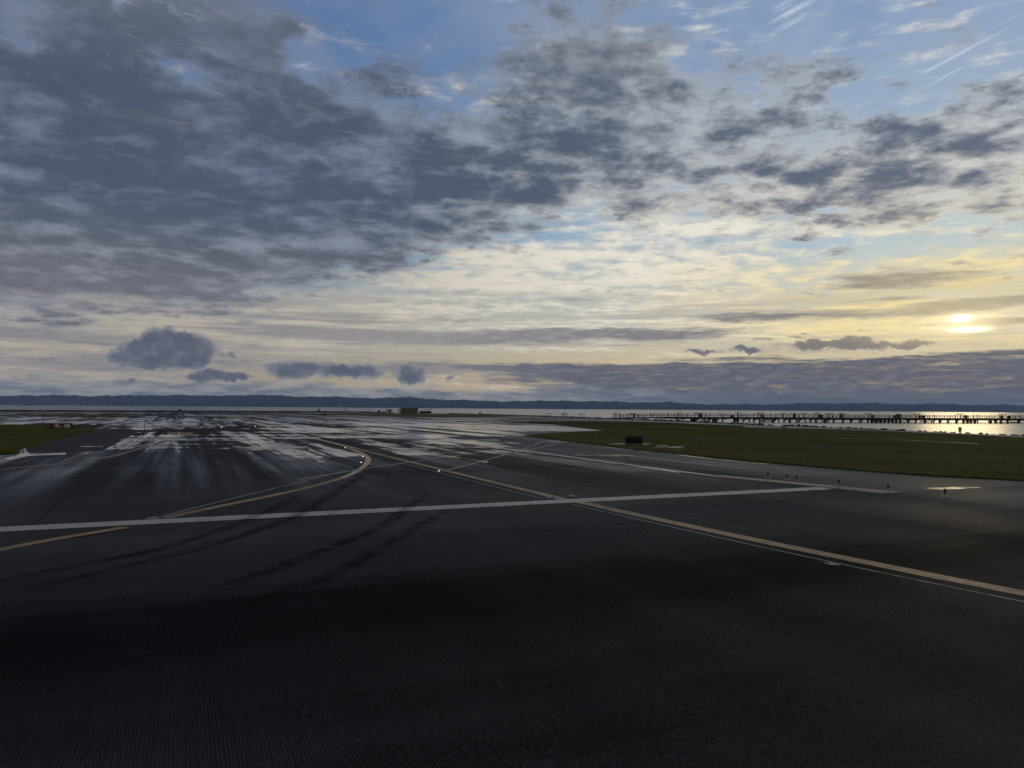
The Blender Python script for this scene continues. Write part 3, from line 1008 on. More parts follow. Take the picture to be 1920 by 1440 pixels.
l2, l2p = turf('grass_island', gp([(-60, 847), (20, 845.6), (36, 846.6), (20, 850.5), (-10, 853), (-70, 856)]), 0.08, M['turf'])
blades('grass', l2p, 1500, 0.05, 0.12, M['blade'])
for pts in ([(600, 776.3), (700, 775.6), (840, 776.6), (900, 778), (960, 780), (940, 781.4), (880, 782.6), (780, 782), (700, 779.5), (620, 778)],
            [(40, 778.6), (180, 778), (270, 779), (275, 780.6), (180, 781.6), (60, 781)],
            [(470, 773.3), (560, 773.5), (560, 775.4), (480, 774.6)],
            [(580, 777.6), (610, 776.8), (625, 778.6), (600, 779.2)]):
    turf('dry_grass_strip', gp(pts), 0.10, M['dry'])
# gravel perimeter track along the shore
turf('gravel_track', gp([(1390, 798.8), (1450, 800.6), (1500, 802.2), (1580, 805), (1700, 809), (1800, 813.4), (1920, 819), (2050, 826), (2060, 829), (1920, 821.5), (1800, 815.6), (1700, 811), (1580, 806.4), (1480, 804.6), (1400, 802.5)]), 0.13, M['gravel'])
ribbon('worn_path', gp([(1215, 799.5), (1260, 801), (1318, 804)], 1), 0.9, 0.098, M['concrete'], jitter=0.3)
ribbon('worn_path', gp([(1560, 823), (1660, 824.5), (1740, 829), (1835, 833.5)], 1), 0.7, 0.098, M['concrete'], jitter=0.25)
for pts in ([(1140, 834.2), (1175, 832.6), (1218, 834), (1212, 836.4), (1150, 836)], [(1230, 837), (1252, 836.8), (1248, 838.6), (1232, 838.6)],
            [(1222, 840.6), (1262, 839.2), (1288, 837.6), (1268, 842), (1240, 841.8)], [(1262, 845.5), (1276, 844), (1282, 846.4)]):
    puddle(pts, z=0.096, rag=0.8, mat='streak')

# ------------------------------------------------------------------ far hills
def on_ray(px, depth, z):
    d = ray(px, 766)
    return Vector((d.x / d.y * depth, depth, z))


def hills():
    prof = [(-900, 742), (-400, 744), (-150, 741), (0, 743.5), (30, 741.5), (60, 740.5), (110, 741), (160, 743), (200, 741), (260, 742), (330, 740), (380, 742.5), (440, 740.5), (500, 741),
            (560, 743), (600, 743.5), (660, 745.5), (720, 746), (770, 745.5), (830, 749), (900, 751.5), (960, 752), (1020, 752), (1060, 750.6), (1110, 752.6), (1180, 753.6), (1250, 754.4),
            (1330, 757.6), (1400, 758.4), (1480, 757), (1560, 755.4), (1650, 756.5), (1750, 757.5), (1850, 759), (1920, 760), (2200, 757), (2700, 750), (3200, 752)]
    px = np.array([p[0] for p in prof], float); py = np.array([p[1] for p in prof], float)
    cols = np.arange(-900, 3201, 4.0)
    crest = np.interp(cols, px, py)
    D0, D1, N = 13000.0, 16500.0, 12
    v, f = [], []
    ph = [rng.uniform(0, 6) for _ in range(8)]
    for c, yy in zip(cols, crest):
        d = ray(c, yy)
        top = CAM_H + d.z / d.y * D1
        top += 9 * math.sin(c * 0.05 + ph[0]) + 6 * math.sin(c * 0.13 + ph[1]) + 5 * math.sin(c * 0.31 + ph[2]) + rng.uniform(-5, 5)
        base = ray(c, 766)
        for k in range(N):
            u = k / (N - 1)
            D = D0 + (D1 - D0) * u
            z = WZ + (top - WZ) * (u ** 1.25)
            z += (1 - abs(2 * u - 1)) * (18 * math.sin(c * 0.045 + ph[3] + u * 3) + 14 * math.sin(c * 0.11 + ph[4] - u * 5) + 10 * math.sin(c * 0.23 + ph[5] + u * 7))
            v.append((base.x / base.y * D, D, max(z, WZ - 1)))
    n = len(cols)
    for i in range(n - 1):
        for k in range(N - 1):
            a = i * N + k
            f.append((a, a + N, a + N + 1, a + 1))
    me = bpy.data.meshes.new('hills')
    me.from_pydata(v, [], f)
    return tag(obj('hills', me, M['forest'], smooth=True), kind='structure')


hills()
# pale buildings scattered along the far shore
mb = MB()
for k in range(150):
    px_ = rng.choice([rng.gauss(45, 22), rng.gauss(130, 26), rng.uniform(-80, 330), rng.uniform(300, 1250)])
    D_ = rng.uniform(12950, 14000)
    h_ = rng.uniform(4, 13)
    q = on_ray(px_, D_, WZ + h_ / 2 + max(0, (D_ - 13000)) * 0.055)
    mb.box(q, (rng.uniform(8, 34), rng.uniform(8, 24), h_ * .8), rng.uniform(-.3, .3))
tag(mb.build('far_shore_town', M['town']), 'specks of pale buildings along the far shore below the blue hills', 'town', kind='stuff')

# a ship and a sail far out on the bay
D_ = 7000.0
o = empty('cargo_ship', on_ray(51, D_, WZ), 0.0, 'dark cargo ship far out on the bay at the left edge', 'ship')
L_ = 110.0
mb = MB()
mb.v = [(-L_ / 2, -8, 0), (L_ / 2 - 10, -8, 0), (L_ / 2, 0, 0), (L_ / 2 - 10, 8, 0), (-L_ / 2, 8, 0),
        (-L_ / 2 - 3, -9, 9), (L_ / 2 - 6, -9, 9), (L_ / 2 + 5, 0, 11), (L_ / 2 - 6, 9, 9), (-L_ / 2 - 3, 9, 9)]
mb.f = [(0, 1, 6, 5), (1, 2, 7, 6), (2, 3, 8, 7), (3, 4, 9, 8), (4, 0, 5, 9), (5, 6, 7, 8, 9)]
mb.build('hull', M['hull'], o)
MB().box((-L_ / 2 + 8, 0, 14), (12, 12, 11)).box((-L_ / 2 + 8, 0, 21), (7, 8, 4)).build('bridge', M['palegrey'], o)
for q, hh in ((10, 22), (30, 20)):
    MB().bar((q, 0, 9), (q, 0, hh), 0.8).build('mast', M['hull'], o)
o = empty('sailing_boat', on_ray(178, 3400, WZ), 0.0, 'tiny white sail on the water below the hills', 'boat')
mb = MB()
mb.v = [(-4, -1, 0), (3, -1, 0), (5, 0, 1.2), (3, 1, 0), (-4, 1, 0), (-4, -1.2, 1), (3, -1.2, 1), (3, 1.2, 1), (-4, 1.2, 1)]
mb.f = [(0, 1, 6, 5), (1, 2, 6), (2, 3, 7), (3, 4, 8, 7), (4, 0, 5, 8), (5, 6, 2, 7, 8)]
mb.build('hull', M['palegrey'], o)
MB().quad((-3.5, 0.1, 2), (0.1, 0.1, 2), (0.1, 0.0, 11)).quad((0.3, 0, 2), (4, 0, 1.6), (0.3, 0, 10)).build('sail', M['sign_white'], o)
MB().bar((0.2, 0, 1), (0.2, 0, 11.5), 0.12).build('mast', M['palegrey'], o)

# ------------------------------------------------------------------ shore stones
def rock_mesh(seed):
    r_ = random.Random(seed)
    bm = bmesh.new()
    bmesh.ops.create_icosphere(bm, subdivisions=1, radius=0.5)
    for v in bm.verts:
        v.co *= r_.uniform(0.72, 1.2)
        v.co.z *= 0.72
    me = bpy.data.meshes.new('shore_rock')
    bm.to_mesh(me)
    bm.free()
    me.materials.append(M['rock'])
    return me


RM = [rock_mesh(i) for i in range(9)]
sh_line = resample([G(*p) for p in [(1270, 790), (1350, 793.5), (1400, 796), (1450, 798), (1500, 799.5), (1600, 803.5), (1700, 808), (1800, 812.5), (1920, 818), (1990, 821.5)]], 0.25)
pick = sorted(rng.sample(range(len(sh_line)), 230))
for k, i in enumerate(pick):
    p = sh_line[i]
    o = bpy.data.objects.new('shore_rock', RM[k % 9])
    COL.objects.link(o)
    sc = rng.choice([0.45, 0.6, 0.7, 0.8, 1.0, 1.25]) * (0.7 if p.y < 150 else 1.0)
    o.scale = (sc * rng.uniform(.9, 1.6), sc, sc * rng.uniform(.6, 1.0))
    o.location = (p.x + rng.uniform(-.3, .3), p.y + rng.uniform(0.1, 1.3), rng.uniform(-.15, .12))
    o.rotation_euler = (rng.uniform(-.4, .4), rng.uniform(-.4, .4), rng.uniform(0, 6))
    tag(o, 'dark boulder in the row edging the bay beside the grass field', 'rock', 'boulders along the bay edge')
# the rest of the embankment: stones past counting
mb = MB()
ico = [tuple(v.co) for v in RM[0].vertices]
icf = [tuple(p.vertices) for p in RM[0].polygons]


def stone(p, s, m):
    i = len(m.v)
    a = rng.uniform(0, 6)
    ca, sa_ = math.cos(a), math.sin(a)
    sx, sy, sz = s * rng.uniform(.8, 1.6), s * rng.uniform(.8, 1.3), s * rng.uniform(.6, 1.1)
    for x, y, z in ico:
        x, y, z = x * sx, y * sy, z * sz
        m.v.append((p[0] + x * ca - y * sa_, p[1] + x * sa_ + y * ca, p[2] + z))
    m.f += [tuple(i + k for k in q) for q in icf]


for p in resample([G(*p) for p in [(840, 775.6), (900, 777), (960, 779), (1020, 781), (1080, 783), (1130, 785), (1200, 787), (1290, 791)]], 0.7):
    for r_ in range(2):
        stone((p.x + rng.uniform(-.6, .6), p.y + rng.uniform(0, 2.0), rng.uniform(-.2, .2)), rng.uniform(.5, 1.1), mb)
for p in resample([G(*p) for p in [(1270, 790), (1350, 793.5), (1400, 796), (1500, 799.5), (1700, 808), (1800, 812.5), (1920, 818), (2050, 825), (2250, 840)]], 0.6):
    for r_ in range(4):
        u = rng.random()
        stone((p.x + rng.uniform(-.5, .5), p.y + 0.8 + u * 5.0, -.35 - u * 2.6), rng.uniform(.5, 1.0), mb)
tag(mb.build('riprap', M['rock']), kind='stuff')
# banks that fall from the land to the water
mb = MB()
for a, b in zip(shore[:-1], shore[1:]):
    mb.quad(a + Vector((0, 0, -.02)), b + Vector((0, 0, -.02)), Vector((b.x, b.y + 6, WZ - .5)), Vector((a.x, a.y + 6, WZ - .5)))
tag(mb.build('shore_bank', M['rock']), kind='structure')
# low sea wall on the far left
mb = MB()
wl_pts = [G(*p) for p in [(-900, 769.6), (-300, 770), (0, 771.1), (320, 772.2), (620, 773), (735, 774.4)]]
for a, b in zip(wl_pts[:-1], wl_pts[1:]):
    n = int((b - a).length / 3)
    for k in range(n):
        p, q = a.lerp(b, k / n), a.lerp(b, (k + 1) / n)
        h0 = 0.72 + 0.12 * math.sin(k * 0.9) * rng.random()
        mb.quad(p, q, q + Vector((0, 1.6, h0)), p + Vector((0, 1.6, h0)))
        mb.quad(p + Vector((0, 1.6, h0)), q + Vector((0, 1.6, h0)), q + Vector((0, 5.5, -.4)), p + Vector((0, 5.5, -.4)))
tag(mb.build('sea_wall', M['rock']), 'long low dark sea wall between the airfield and the bay, left', 'sea wall')

# ------------------------------------------------------------------ the approach-light pier
E0 = Vector((48.5, 365.0, 0))
E1 = Vector((296.6, 430.0, 0))
PD = (E1 - E0).normalized()
PN = Vector((-PD.y, PD.x, 0))               # away from the camera
PRZ = math.atan2(PD.y, PD.x)


def pier_at(px):
    d = ray(px, 780)
    # intersection of the sight line with the pier axis, in plan
    den = d.x * PD.y - d.y * PD.x
    s_ = (d.y * E0.x - d.x * E0.y) / den if den else 0
    return -(d.x * E0.y - d.y * E0.x) / -den if False else ((E0.x * d.y - E0.y * d.x) / (PD.y * d.x - PD.x * d.y))


DECK = -0.25
pier = empty('approach_light_pier', (E0.x, E0.y, 0), PRZ, 'long dark timber pier on piles crossing the bay behind the grass field', 'pier')
S_END = pier_at(1920) + 70
W2 = 1.7                                    # half width of the deck


def px_of_s(s_):
    return s_


mb = MB()
s_ = pier_at(1150)
k = 0
deck_z = lambda s: DECK + (-0.55 * max(0.0, 1 - max(0, s - pier_at(1150)) / 32.0))
ss = np.arange(pier_at(1150), S_END, 6.0)
for a, b in zip(ss[:-1], ss[1:]):
    za, zb_ = deck_z(a), deck_z(b)
    for y0, y1 in ((-W2, W2),):
        mb.quad((a, y0, za), (b, y0, zb_), (b, y1, zb_), (a, y1, za))
        mb.quad((a, y0, za - .55), (b, y0, zb_ - .55), (b, y0, zb_), (a, y0, za))
        mb.quad((a, y1, za), (b, y1, zb_), (b, y1, zb_ - .55), (a, y1, za - .55))
        mb.quad((a, y1, za - .55), (b, y1, zb_ - .55), (b, y0, zb_ - .55), (a, y0, za - .55))
mb.build('deck', M['timber'], pier)
for yy in (-W2 + .1, 0.0, W2 - .1):
    m2 = MB()
    s0 = pier_at(1235)
    m2.box(((s0 + S_END) / 2, yy, DECK - .75), (S_END - s0, .3, .4))
    m2.build('stringer', M['timber'], pier)

PILES = [1268, 1282, 1299, 1307, 1319, 1330, 1340, 1357, 1380, 1396, 1402, 1416, 1421, 1435, 1445, 1454, 1457, 1473, 1476, 1485, 1490, 1501, 1507, 1522, 1525,
         1535, 1542, 1552, 1559, 1566, 1576, 1584, 1592, 1598, 1608, 1618, 1623, 1631, 1638, 1649, 1655, 1663, 1670, 1684, 1698, 1707, 1713, 1720, 1729, 1739, 1742, 1754, 1757, 1767, 1772,
         1783, 1790, 1796, 1803, 1810, 1824, 1837, 1850, 1862, 1873, 1880, 1885, 1892, 1904, 1915]
THICK = {1299, 1340, 1380, 1638, 1655, 1670, 1684, 1810, 1824, 1862}
spos = [pier_at(p) for p in PILES]
s_ = spos[-1]
while s_ < S_END - 8:
    s_ += rng.uniform(3.2, 5.5)
    spos.append(s_)
pile_me, pile_thick = MB(), MB()
pile_me.bar((0, 0, -6.0), (0, 0, 0), 0.33, 8)
pile_thick.bar((0, 0, -6.0), (0, 0, 0), 0.62, 8)
pile_me, pile_thick = pile_me.mesh('pile'), pile_thick.mesh('pile')
for me in (pile_me, pile_thick): me.materials.append(M['timber'])
for k, s_ in enumerate(spos):
    th = k < len(PILES) and PILES[k] in THICK
    y_ = -W2 + .25 if k % 2 == 0 or th else W2 - .25
    for yy in ((y_,) if not th else (-W2 + .25, W2 - .25)):
        o = bpy.data.objects.new('pile', pile_thick if th else pile_me)
        COL.objects.link(o)
        o.parent = pier
        o.location = (s_, yy, DECK - .9)
    m2 = MB()
    m2.box((s_, 0, DECK - 1.05), (.5, 2 * W2 + .4, .4))
    m2.build('pile_cap', M['timber'], pier)
    if k % 3 != 1:
        m2 = MB()
        dr = 1.0 if k % 2 else 1.15
        m2.bar((s_, y_ - .05, DECK - 2.4), (s_ + dr * 1.5, y_ - .05, DECK - .9), .24, 4)
        if th: m2.bar((s_, y_ - .05, DECK - 2.4), (s_ - dr * 1.5, y_ - .05, DECK - .9), .24, 4)
        m2.build('knee_brace', M['timber'], pier)
for p0, p1, low in ((1307, 1319, 0), (1319, 1330, 0), (1421, 1435, 0), (1435, 1445, 0), (1535, 1542, 0), (1542, 1552, 0), (1631, 1638, 0), (1638, 1649, 0), (1649, 1655, 0),
                    (1720, 1729, 0), (1729, 1739, 0), (1803, 1810, 0), (1810, 1824, 0), (1862, 1873, 1), (1873, 1880, 1), (1885, 1892, 1), (1892, 1904, 1)):
    a, b = pier_at(p0), pier_at(p1)
    zt, zb_ = (DECK - 1.3 if not low else DECK - 2.0), WZ + .25
    for (u0, u1) in ((zt, zb_), (zb_, zt)):
        m2 = MB()
        m2.bar((a, -W2 + .05, u0), (b, -W2 + .05, u1), .19, 4)
        m2.build('cross_brace', M['timber'], pier)
for p0, p1, p2 in ((1655, 1663, 1670), (1670, 1677, 1684), (1684, 1691, 1698)):
    a, b, c = (pier_at(p) for p in (p0, p1, p2))
    for u, w in ((a, b), (c, b)):
        m2 = MB()
        m2.bar((u, -W2 + .05, DECK - 1.2), (w, -W2 + .05, WZ + .2), .19, 4)
        m2.build('cross_brace', M['timber'], pier)
m2 = MB()
m2.box(((pier_at(1480) + S_END) / 2, -W2 + .25, WZ + .28), (S_END - pier_at(1480), .16, .16))
m2.build('lower_waler', M['timber'], pier)
# railing
s_ = pier_at(1152)
post_me = MB().box((0, 0, .8), (.22, .16, 1.6)).mesh('rail_post')
tall_me = MB().box((0, 0, 1.05), (.24, .18, 2.1)).mesh('rail_post')
for me in (post_me, tall_me): me.materials.append(M['timber'])
k = 0
while s_ < S_END:
    for yy in ((-W2,) if k % 2 else (-W2, W2)):
        o = bpy.data.objects.new('rail_post', tall_me if rng.random() < .25 else post_me)
        COL.objects.link(o)
        o.parent = pier
        o.location = (s_, yy, deck_z(s_))
    s_ += rng.choice([1.0, 1.5, 1.5, 2.0])
    k += 1
seg = np.arange(pier_at(1152), S_END, 12.0)
for a, b in zip(seg[:-1], seg[1:]):
    for yy in (-W2, W2):
        for h in (.75, 1.45):
            m2 = MB()
            m2.bar((a, yy, deck_z(a) + h), (b, yy, deck_z(b) + h), .10, 4)
            m2.build('rail', M['timber'], pier)


# lights standing on the pier
def pier_world(px, y=0.0):
    s = pier_at(px)
    p = E0 + PD * s + PN * y
    return Vector((p.x, p.y, deck_z(s))), s


lamp_me = MB().lathe((0, 0, 0), [(.12, 0), (.26, .12), (.28, .40), (.18, .5)], 8).mesh('lamp')
lamp_me.materials.append(M['lamp_dark'])


def light_bar(px, top_px, offs, label, arms=True):
    p, s = pier_world(px, 0.4)
    hpx = 9.0
    d = ray(px, top_px)
    top = CAM_H + d.z / d.y * p.y - p.z
    o = empty('approach_light_bar', p, PRZ, label, 'light bar', 'approach light bars on the pier')
    MB().bar((0, 0, 0), (0, 0, top + .05), .17, 6, .13).build('mast', M['steel'], o)
    k = p.y / FPX
    w = max(abs(q) for q in offs) * k
    if arms:
        for sgn in (-1, 1):
            MB().bar((0, 0, top - 1.0), (sgn * w, 0, top - .28), .07, 4).build('arm', M['steel'], o)
    else:
        MB().bar((-w, 0, top - .3), (w, 0, top - .3), .06, 4).build('arm', M['steel'], o)
    for q in offs:
        l = bpy.data.objects.new('lamp', lamp_me)
        COL.objects.link(l)
        l.parent = o
        l.location = (q * k, 0, top - .28)
    return o


ORD = ['first', 'second', 'third', 'fourth', 'fifth', 'sixth', 'seventh', 'eighth', 'ninth', 'tenth', 'eleventh', 'twelfth', 'thirteenth', 'fourteenth', 'fifteenth', 'sixteenth', 'seventeenth', 'eighteenth']
LB = [(1155, 774.5, (-4.5, 0, 4.5)), (1188, 775.5, (-5, -3, 0, 3, 5)), (1225, 776, (-5, 0, 5)), (1274, 774, (-4.5, 0, 4.5)), (1311, 774.5, (-7, -3.5, 0, 3.5, 7)), (1353, 775.2, (-5.5, 0, 5.5)),
      (1385, 773.4, (-5, 0, 5)), (1426, 774.4, (-7.5, -3.5, 0, 3.5, 7.5)), (1470, 774.8, (-5.5, 0, 1.2, 5.5)), (1488, 774.6, (-8, -3, 3, 8)), (1508, 774.6, (-8, -3, 3, 8)), (1533, 774.6, (-7.5, -3.5, 0, 3.5, 7.5)),
      (1557, 775, (-8, -3, 3, 8)), (1579, 775.2, (-8, -3, 3, 8)), (1629, 775.4, (-7.5, -4, 0, 4, 7.5)), (1719, 776, (-8, -4, 0, 4, 8)), (1802, 776, (-8, -4, 0, 4, 8)), (1881, 777, (-8, -4, 0, 4, 8))]
for i, (px_, ty, offs) in enumerate(LB):
    light_bar(px_, ty, offs, 'dark light bar with %d lamps on the pier, %s from its landward end' % (len(offs), ORD[i]), arms=len(offs) <= 3)


def cabinet(px, w_px, h_px, mat, label):
    p, s = pier_world(px, -0.6)
    k = p.y / FPX
    o = empty('equipment_cabinet', p, PRZ, label, 'cabinet', 'equipment cabinets on the pier')
    w, h = w_px * k * .8, h_px * k * .8
    MB().box((0, 0, h / 2 + .1), (w, .9, h)).build('housing', mat, o)
    MB().box((0, 0, h + .15), (w + .16, 1.06, .1)).build('lid', M['steel'], o)
    MB().box((-w * .24, -.47, h * .5 + .1), (w * .42, .04, h * .8)).box((w * .24, -.47, h * .5 + .1), (w * .42, .04, h * .8)).build('door', mat, o)
    MB().box((-w * .3, 0, .05), (.12, .8, .1)).box((w * .3, 0, .05), (.12, .8, .1)).build('foot', M['steel'], o)


for i, (px_, w_, h_, mt) in enumerate([(1188, 4, 5, 'cabinet'), (1313, 5, 6, 'cabinet'), (1372, 7, 4, 'steel'), (1429, 5, 6, 'cabinet'), (1489, 3, 7, 'steel'), (1537, 7, 6, 'cabinet'), (1576, 5, 7.5, 'steel'),
                                       (1634, 4.5, 6, 'cabinet'), (1676, 5, 5, 'steel'), (1684, 8, 8.5, 'cabinet'), (1723, 4.5, 6, 'steel'), (1729, 5, 5, 'cabinet'), (1809, 6, 6, 'steel'), (1876, 5, 6, 'cabinet'), (1890, 4, 6, 'steel')]):
    cabinet(px_, w_, h_, M[mt], 'small %s cabinet on the pier deck, %s from its landward end' % ('grey' if mt == 'cabinet' else 'black', ORD[i]))

# three rows of approach lights standing on the shore stones left of the pier
gi = 0
for name, xs_, yb, yt in (('left', (1025.5, 1029, 1032.5), 781.0, 776.0), ('middle', (1054, 1056, 1058.2, 1060.6, 1064), 782.2, 776.6), ('right', (1087, 1090.8, 1095), 783.6, 777.2)):
    for i, px_ in enumerate(xs_):
        p = G(px_, yb)
        d = ray(px_, yt)
        top = CAM_H + d.z / d.y * p.y
        o = empty('approach_light_stake', p, 0, 'thin dark light stake on the shore, %s of the %s cluster' % (ORD[i], name), 'light stake', 'light stakes on the shore')
        MB().bar((0, 0, -.2), (0, 0, top), .10, 5).build('pole', M['steel'], o)
        MB().lathe((0, 0, top), [(.08, 0), (.22, .1), (.22, .32), (.1, .4)], 8).build('lamp', M['lamp_dark'], o)

# ------------------------------------------------------------------ things beyond the pavement
def unit(px0, px1, ytop, ybot):
    a, b = G(px0, ybot), G(px1, ybot)
    c = (a + b) / 2
    d = ray((px0 + px1) / 2, ytop)
    return c, abs(b.x - a.x), CAM_H + d.z / d.y * c.y


# low brown building
c, w, h = unit(749, 784, 765.6, 776.4)
o = empty('brown_building', c, 0.04, 'low brown windowless building by the bay on dry grass', 'building')
MB().box((0, 3, h / 2), (w, 6, h)).build('wall', M['stucco'], o)
MB().box((0, 3, h + .08), (w + .3, 6.3, .16)).build('roof', M['roofing'], o)
MB().box((-w / 2 - .55, 2, h * .46), (1.1, 4, h * .92)).build('side_annex', M['palegrey'], o)
MB().box((-w * .30, -.03, h * .36), (1.0, .08, h * .72)).build('door', M['cabinet'], o)
for q in (-.05, .18, .40):
    MB().box((w * q, -.03, h * .5), (.07, .07, h * .96)).build('pilaster', M['roofing'], o)
# pale hut
c, w, h = unit(723, 735, 768, 775.8)
o = empty('equipment_hut', c, 0.0, 'pale grey equipment hut left of the low brown building', 'hut')
MB().box((0, 1.2, h / 2), (w, 2.4, h)).build('wall', M['palegrey'], o)
MB().box((0, 1.2, h + .06), (w + .3, 2.7, .12)).build('roof', M['cabinet'], o)
MB().box((w * .2, -.03, h * .42), (.8, .06, h * .8)).build('door', M['cabinet'], o)
MB().bar((-w * .2, 1.0, h), (-w * .2, 1.0, h + .8), .05).build('vent_pipe', M['steel'], o)
# dark wall and the antenna row behind it
c, w, h = unit(785, 810, 771.2, 774.9)
o = empty('screen_wall', c, 0, 'low black screen wall right of the brown building', 'wall')
MB().box((0, 0, h / 2), (w, .25, h)).build('panel', M['black'], o)
MB().box((0, 0, h + .05), (w + .1, .35, .1)).build('coping', M['roofing'], o)
for i, px_ in enumerate((789.5, 793, 797.5, 801.5, 803.5, 806, 808.5)):
    p = G(px_, 774.2)
    d = ray(px_, 767.2)
    top = CAM_H + d.z / d.y * p.y
    a = empty('antenna_mast', p, 0, 'thin dark antenna mast above the black screen wall, %s from the left' % ORD[i], 'antenna', 'antenna row by the brown building')
    MB().bar((0, 0, 0), (0, 0, top), .07, 5).build('mast', M['steel'], a)
    MB().box((0, 0, top - .3), (.34, .9, .62)).build('antenna_head', M['lamp_dark'], a)
# small boxes, posts and boards dotted about
for nm, x0, x1, yt, yb, mat, label, cat in (
        ('shore_cabinet', 334, 341, 767.2, 771.6, 'steel', 'small black box on the sea wall, far left of the bright lights', 'cabinet'),
        ('shore_cabinet', 646, 650.5, 766.4, 773.4, 'palegrey', 'pale upright box on the shore left of the pale hut', 'cabinet'),
        ('shore_cabinet', 708.5, 712.5, 768.6, 774.2, 'steel', 'small dark box just left of the pale hut', 'cabinet'),
        ('shore_cabinet', 898.6, 901.6, 772.8, 777.6, 'steel', 'small dark post box on the shore right of the brown building', 'cabinet'),
        ('shore_cabinet', 596, 600, 766.8, 772.4, 'steel', 'small dark box on the sea wall beyond the runway lights', 'cabinet'),
        ('shore_cabinet', 664, 666.6, 770.6, 774.0, 'palegrey', 'tiny pale box between the upright box and the dark box', 'cabinet')):
    c, w, h = unit(x0, x1, yt, yb)
    o = empty(nm, c, 0, label, cat)
    MB().box((0, 0, h * .52), (w, w * .7, h * .9)).build('housing', M[mat], o)
    MB().box((0, 0, h * .985), (w * 1.12, w * .82, h * .04)).build('lid', M['steel'], o)
    MB().box((-w * .3, 0, h * .035), (w * .15, w * .5, h * .07)).box((w * .3, 0, h * .035), (w * .15, w * .5, h * .07)).build('foot', M['steel'], o)


def board(px0, px1, yt, yb, face, label, name='guidance_sign', rz=0.0, panels=None):
    """an airfield sign board: framed face, back, legs"""
    c, w, h = unit(px0, px1, yt, yb)
    o = empty(name, c, rz, label, 'sign')
    leg = h * .10
    MB().box((0, .12, leg + (h - leg) / 2), (w, .24, h - leg)).build('housing', M['black'], o)
    x = -w / 2 + .03
    parts = []
    for frac, mt in (panels or [(1.0, face)]):
        pw = (w - .06) * frac
        parts.append((MB().box((x + pw / 2, -.012, leg + (h - leg) / 2), (pw - .02, .03, (h - leg) - .06)).build('panel', M[mt], o), x + pw / 2, pw))
        x += pw
    for q in (-.36, -.12, .12, .36):
        MB().box((w * q, .12, leg / 2), (.06, .14, leg)).build('leg', M['steel'], o)
    return o, w, h, leg, parts


def lettering(text, size, mat, parent, loc, name='lettering'):
    cu = bpy.data.curves.new('lettering', 'FONT')
    cu.body, cu.size, cu.align_x, cu.align_y, cu.extrude = text, size, 'CENTER', 'CENTER', 0.006
    cu.offset = 0.012 * size
    tmp = bpy.data.objects.new('tmp', cu)
    COL.objects.link(tmp)
    bpy.context.view_layer.update()
    me = bpy.data.meshes.new_from_object(tmp.evaluated_get(bpy.context.evaluated_depsgraph_get()))
    bpy.data.objects.remove(tmp)
    me.name = name
    o = obj(name, me, M[mat], parent)
    me.materials.clear()
    me.materials.append(M[mat])
    o.location = loc
    o.rotation_euler = (R(90), 0, 0)
    return o


o, w, h, leg, parts = board(85, 138.3, 793.8, 804.2, 'sign_red', 'long red and black taxiway sign reading C 10L-28R on the left grass', rz=-0.25 + 0.25, panels=[(.205, 'sign_black'), (.795, 'sign_red')])
zc = leg + (h - leg) / 2
lettering('C', h * .78, 'sign_tan', parts[0][0], (parts[0][1], -.036, zc - .01))
tx = lettering('10L - 28R', h * .74, 'sign_white', parts[1][0], (parts[1][1] + .02, -.036, zc - .01))
tx.scale = (1.06, 1, 1)
MB().box((0, .1, .02), (w + .9, 1.0, .10)).build('plinth', M['concrete'], o)
MB().box((w / 2 + .55, .05, .12), (.8, .35, .12)).build('junction_box', M['black'], o)
# black cabinet-like sign seen from behind, right
o, w, h, leg, parts = board(1173, 1204.2, 818.6, 834.2, 'black', 'black sign board with thin blue-grey strip on short legs in the right grass')
MB().box((0, -.035, h * .80), (w * .86, .02, h * .045)).build('trim_strip', M['bluegrey'], o)
MB().box((w * .04, -.035, h * .70), (w * .70, .02, h * .02)).build('trim_strip', M['bluegrey'], o)
for q in (-1, 1):
    MB().box((q * (w / 2 - .02), -.02, leg + (h - leg) / 2), (.05, .08, h - leg)).build('frame_side', M['steel'], o)
MB().box((0, .2, .06), (w + 1.6, 1.6, .12)).build('plinth', M['concrete'], o)
# far boards
board(225.3, 231, 774.4, 779.6, 'sign_yellow', 'tiny yellow sign on the brown strip, far left')
board(78.6, 81.2, 776.2, 781.2, 'sign_black', 'tiny black marker board on the brown strip, left of the yellow one', name='marker_board')
board(602.6, 612.6, 775.4, 779.2, 'sign_black', 'small dark sign on the far dry grass, beyond the centre line', panels=[(.3, 'sign_yellow'), (.7, 'sign_black')])
board(445, 448.4, 771.4, 775.4, 'sign_black', 'tiny dark board in front of the sea wall, left of centre', name='marker_board')
board(516, 519, 772.8, 776.0, 'sign_white', 'tiny pale board in front of the sea wall near the centre line', name='marker_board')
# marker panel on a post by the bay
c, w, h = unit(1797.4, 1802.6, 800.8, 814.6)
o = empty('marker_post', c, 0, 'olive marker panel on a post standing alone at the water edge', 'post')
MB().box((0, 0, h * .2), (.14, .10, h * .4)).build('post', M['black'], o)
MB().box((0, -.02, h * .68), (w, .06, h * .64)).build('panel', M['marker'], o)
# concrete drain box by the gravel track
c, w, h = unit(1466, 1474, 797.6, 803.6)
o = empty('drain_box', c, 0, 'grey concrete drain box on the gravel track below the pier', 'drain')
MB().box((0, 0, h * .46), (w, w * .8, h * .9), taper=.86).build('body', M['concrete'], o)
MB().box((0, 0, h * .95), (w * .8, w * .62, h * .1)).build('lid', M['gravel'], o)

